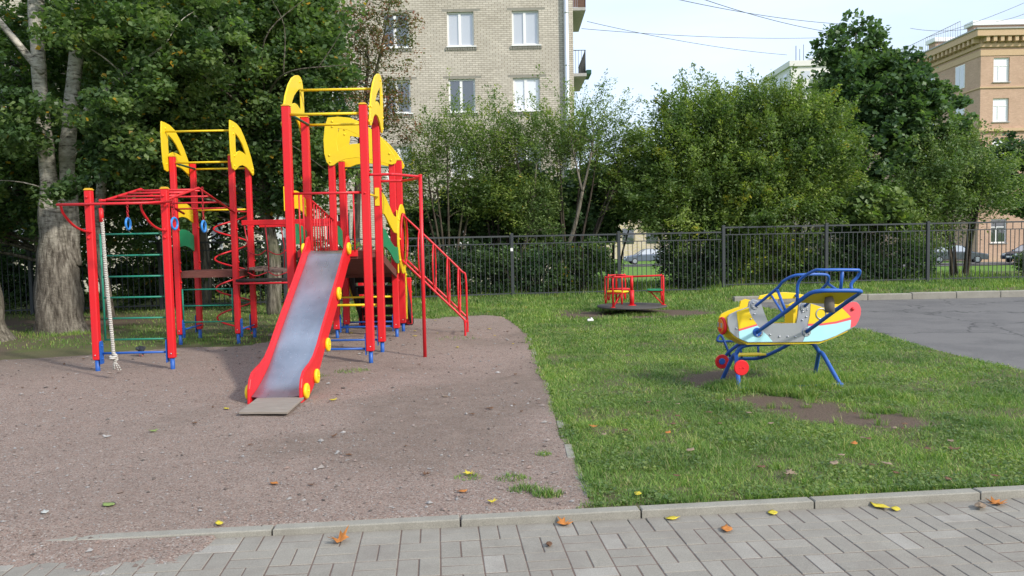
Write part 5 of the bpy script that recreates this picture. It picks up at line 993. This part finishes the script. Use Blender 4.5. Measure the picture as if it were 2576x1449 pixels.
# low undergrowth along the fence
UG = 'low dark bushes along the back of the fence'
k = 0
for x0,x1,h,ct,leaf in ((-16,-13,1.5,150,.11),(-13,-10,1.6,150,.11),(-10,-7.4,1.5,140,.11),(-7.4,-4.8,1.5,140,.10),(-4.8,-2.6,1.35,130,.09),(-2.6,-.7,1.4,130,.08),(-.7,1.1,1.35,130,.08),(1.1,2.75,1.45,120,.08),(4.15,6.0,1.6,150,.08),(6.0,8.0,1.7,160,.08),(8.0,9.9,1.6,150,.08),(9.7,11.5,1.25,130,.08)):
    xm = (x0+x1)/2; yb = fY(xm)+1.0; names = ['at the far left edge','behind the old poplar','behind the rope and wall bars','behind the first tower','behind the rope bridge and slide tower','just right of the fire pole','in the first full bay right of the stairs','left of the parked silver car','right of the parked silver car','behind the bay left of the aeroplane wing','behind the aeroplane wing','under the yellow green willow shrub']
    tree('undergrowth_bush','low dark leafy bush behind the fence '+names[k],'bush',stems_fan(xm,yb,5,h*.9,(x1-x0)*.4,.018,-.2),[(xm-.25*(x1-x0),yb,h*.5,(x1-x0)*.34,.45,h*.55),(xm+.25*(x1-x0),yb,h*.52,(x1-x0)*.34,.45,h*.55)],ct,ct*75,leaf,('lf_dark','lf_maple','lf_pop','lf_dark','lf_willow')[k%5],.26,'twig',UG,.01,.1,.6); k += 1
for x,y,r_,lb in ((14.9,22.8,.35,'small leafy weed clump behind the last fence bay at the right edge'),):
    tree('small_bush',lb,'bush',stems_fan(x,y,4,.6,.3,.01,-.1),[(x,y,.45,r_,.35,.4)],50,3600,.08,'lf_light',.2,'twig',None,.008,.1,.6)

x,y = WEED; C_w = np.stack([x,y,ground_z(x,y)+.012+.02*RNG.random(len(x))],-1)
kind(quads_mesh('clover', leaf_quads(C_w, .022*(.6+.9*RNG.random(len(x))), wr=.8, up=2.0), 'lf_light', None, RNG.random(len(x))), 'stuff')
# bare grey twigs showing in front of the big crown
T_ = [o for o in bpy.data.objects if o.name.startswith('leafy_tree') and o.location.x > -6][0]; mb = MB()
for a,b,c,r_ in (((-5.1,16.6,4.2),(-4.3,15.5,4.75),(-3.0,15.2,4.85),.03),((-5.0,16.6,4.3),(-4.6,15.4,5.4),(-3.6,15.2,6.2),.026),((-5.3,16.5,4.2),(-6.1,15.4,4.9),(-7.2,15.2,5.0),.028),((-4.3,15.5,4.75),(-4.2,15.3,5.6),(-4.45,15.2,6.2),.016),((-5.2,16.6,3.6),(-4.4,15.8,3.5),(-3.5,15.3,2.9),.02),((-5.6,15.6,4.7),(-5.5,15.3,5.4),(-5.2,15.2,5.9),.014),((-3.6,15.3,4.8),(-3.2,15.2,5.3),(-3.0,15.2,5.7),.011),((-5.4,16.4,5.0),(-6.0,15.4,6.0),(-6.3,15.2,6.6),.018)):
    P = curve([a,b,c],6); mb.tube(P,[r_*(1-.85*i/(len(P)-1)) for i in range(len(P))],6)
mb.obj('branch','bark',T_)

# ================================================================ FALLEN LEAVES, PIGEON, LITTER
MAPLE = [(0,-.5),(.06,-.12),(.42,-.30),(.30,-.06),(.52,.10),(.26,.12),(.22,.36),(.08,.20),(0,.55),(-.08,.20),(-.22,.36),(-.26,.12),(-.52,.10),(-.30,-.06),(-.42,-.30),(-.06,-.12)]
OVAL = [(.0,-.55),(.10,-.36),(.26,-.18),(.30,.04),(.20,.28),(.0,.5),(-.20,.28),(-.30,.04),(-.26,-.18),(-.10,-.36)]
def zat(x,y):
    if y < float(kerbY(x))+.0: return max(float(pave_z(x)), gz(x,y) if x < .4 else -9)+.003
    if float(gmask(np.array([x]),np.array([y]))[0]) > 0: return gz(x,y)+.004
    return float(ground_z(x,y))+.03
def leaf(label, px, py, size, col, shape, curl=.25, group=None, wpt=None):
    p = G(px,py,-.035 if py > 1262 and px > 1380 else 0) if wpt is None else Vector(wpt); x,y = p.x,p.y; y = min(y, float(kerbY(x))-.085) if (py > 1262 and px > 1380) else y; z = zat(x,y); a = random.random()*6.28; tl = random.uniform(-.15,.15); mb = MB(); vs=[]
    cx = [(0,0)]+[(u*.5,v*.5) for u,v in shape]+list(shape); n = len(shape)
    for u,v in cx:
        h = curl*size*(u*u*1.6+v*v*.9+.25*noise.noise(Vector((u*3+x*9,v*3+y*9,0)))); X = u*math.cos(a)-v*math.sin(a); Y = u*math.sin(a)+v*math.cos(a); vs.append((x+X*size,y+Y*size,z+abs(h)+tl*X*size*.5+.004))
    fs = [(0,1+i,1+(i+1)%n) for i in range(n)]+[(1+i,1+n+i,1+n+(i+1)%n,1+(i+1)%n) for i in range(n)]
    mb.add(vs,fs,True); o = mb.obj('fallen_leaf', col); s_ = o.modifiers.new('thick','SOLIDIFY'); s_.thickness = .0012
    return tag(o, label, 'leaf', group or 'fallen autumn leaves')
for a in [('orange maple leaf lying against the kerb beside the corner of the lawn',1418,1309,.10,'lred',MAPLE,.6),('curled red brown leaf, the largest lying on the left half of the paving',853,1350,.125,'lred',MAPLE,.9),
 ('yellow oval leaf against the kerb, second leaf right of the lawn corner',1686,1296,.085,'lyel',OVAL,.3),('yellow leaf beside a kerb joint, below the middle of the lawn',1940,1287,.09,'lyel',OVAL,.3),('large yellow green leaf standing against the kerb near the right edge',2206,1270,.11,'lyel',OVAL,.4),('smaller pale yellow leaf just right of the large yellow green one',2253,1281,.085,'lyel',OVAL,.2),
 ('orange brown leaf lying alone on the pavers in the right half',1828,1332,.10,'lred',OVAL,.3),('curled brown leaf on the pavers below the lawn corner',1381,1374,.06,'lbrown',OVAL,.9),('tan leaf leaning on the last kerb joint to the right',2466,1262,.10,'ltan',OVAL,.7),('red brown leaf on the kerb edge left of the far right kerb joint',2508,1268,.12,'lred',MAPLE,.5),
 ('flat green leaf on the gravel at the lower left',274,1281,.10,'lgreen',OVAL,.2),('pale green yellow leaf on the gravel left of the slide foot',386,1092,.085,'lgreen',MAPLE,.4),('orange yellow leaf right of the slide foot board',838,1010,.085,'lyel',MAPLE,.5),('yellow leaf on the gravel just left of the slide foot board',570,1032,.08,'lyel',OVAL,.3),
 ('ragged yellow leaf on the gravel, third from the lawn edge',1180,1197,.08,'lyel',MAPLE,.6),('small tan leaf between two yellow leaves on the gravel',1163,1240,.07,'lred',OVAL,.5),('small ragged yellow leaf nearest the kerb on the gravel',1238,1266,.06,'lyel',MAPLE,.6),('orange leaf on the gravel in the bottom left quarter',690,1222,.075,'lred',OVAL,.4),('dark brown curled leaf on the gravel below the grass tufts',1071,1200,.06,'lbrown',MAPLE,.8),
 ('pale grey leaf underside at the far lower left',114,1304,.07,'lwhite',OVAL,.3),('small yellow leaf touching the kerb end in the gravel',552,1321,.07,'lyel',OVAL,.5),('yellow leaf in the grass at the lawn corner above the kerb',1605,1257,.07,'lyel',OVAL,.4),('orange leaf in the grass near the gravel edge, upper one',1492,1084,.08,'lred',MAPLE,.5),('orange leaf in the grass straight below the bare patch',1680,1100,.07,'lred',OVAL,.5),
 ('pale orange leaf standing in the grass right of the lawn middle',2148,1128,.08,'lred',OVAL,.5),('tan leaf lying in the grass left of the lawn middle',1737,1144,.09,'ltan',OVAL,.3),('pale pink underside leaf low in the front lawn',1985,1205,.10,'ltan',MAPLE,.4),('dark red leaf in the grass at the right edge',2400,1142,.08,'lbrown',MAPLE,.5),('tan round leaf in the grass left of the orange one',2098,1178,.09,'ltan',OVAL,.3),
 ('yellow leaf under the blue bar behind the rope',430,889,.08,'lyel',OVAL,.3),('pale leaf on the gravel halfway between slide and lawn',1120,1000,.08,'ltan',OVAL,.2)]: leaf(*a)
for i in range(46):
    x,y = random.uniform(-6,.1), random.uniform(4.6,13.5); leaf('small curled brown leaf scattered on the gravel',0,0,random.uniform(.035,.07),'lbrown',OVAL,.8,'small brown leaves on the gravel',(x,y,0))
for i in range(34):
    x,y = random.uniform(-5,.3), random.uniform(11,18); leaf('small yellow leaf scattered towards the back of the playground',0,0,random.uniform(.05,.085),'lyel',OVAL,.3,'small yellow leaves at the back',(x,y,0))
for i in range(30):
    x,y = random.uniform(.6,3.2), random.uniform(4.6,7.2); leaf('small dead leaf half hidden in the front lawn grass',0,0,random.uniform(.04,.08),'lbrown' if i%3 else 'ltan',OVAL,.4,'small dead leaves in the lawn',(x,y,0))
pg = thing('pigeon','dark grey pigeon pecking on the gravel behind the blue ground bar','pigeon',(-5.13,10.9,0)); gzp = gz(-5.13,10.9)
prof = [((-.17,0,.075),.004),((-.13,0,.085),.018),((-.08,0,.105),.036),((-.02,0,.125),.052),((.04,0,.125),.055),((.08,0,.118),.042),((.105,0,.10),.026),((.122,0,.08),.020),((.135,0,.062),.021),((.15,0,.05),.014),((.163,0,.042),.005)]
MB().tube([(-5.13+p[0],10.9+p[1],gzp+p[2]) for p,_ in prof],[r for _,r in prof],12).obj('body', flat('pigeon_feather',(.028,.031,.038)), pg)
for s_ in (-1,1): MB().tube([(-5.13+.0,10.9+s_*.02,gzp+.085),(-5.13+.005,10.9+s_*.022,gzp+.03),(-5.13+.0,10.9+s_*.022,gzp+.004),(-5.13+.03,10.9+s_*.024,gzp+.003)],.004,5).obj('leg', 'pink', pg)
for s_ in (-1,1): MB().tube([(-5.13+.07,10.9+s_*.045,gzp+.13),(-5.13+.0,10.9+s_*.054,gzp+.135),(-5.13-.08,10.9+s_*.036,gzp+.115),(-5.13-.14,10.9+s_*.015,gzp+.09)],[.015,.03,.022,.004],8).obj('wing', flat('pigeon_wing',(.05,.055,.065)), pg)
pg.rotation_euler = (0,0,math.radians(-52)); pg.scale = (.82,.82,.82); MB().tube([(-5.13+.16,10.9,gzp+.044),(-5.13+.185,10.9,gzp+.032)],[.005,.001],6).obj('beak','dark',pg)
lt = G(1485,807,.03); tag(MB().box((lt.x-.055,lt.y-.03,.02),(lt.x+.055,lt.y+.03,.065),.012).ball((lt.x+.02,lt.y,.07),.02,6).obj('litter','white'),'crumpled white litter in the grass in front of the merry-go-round','litter')
bpy.context.view_layer.update()
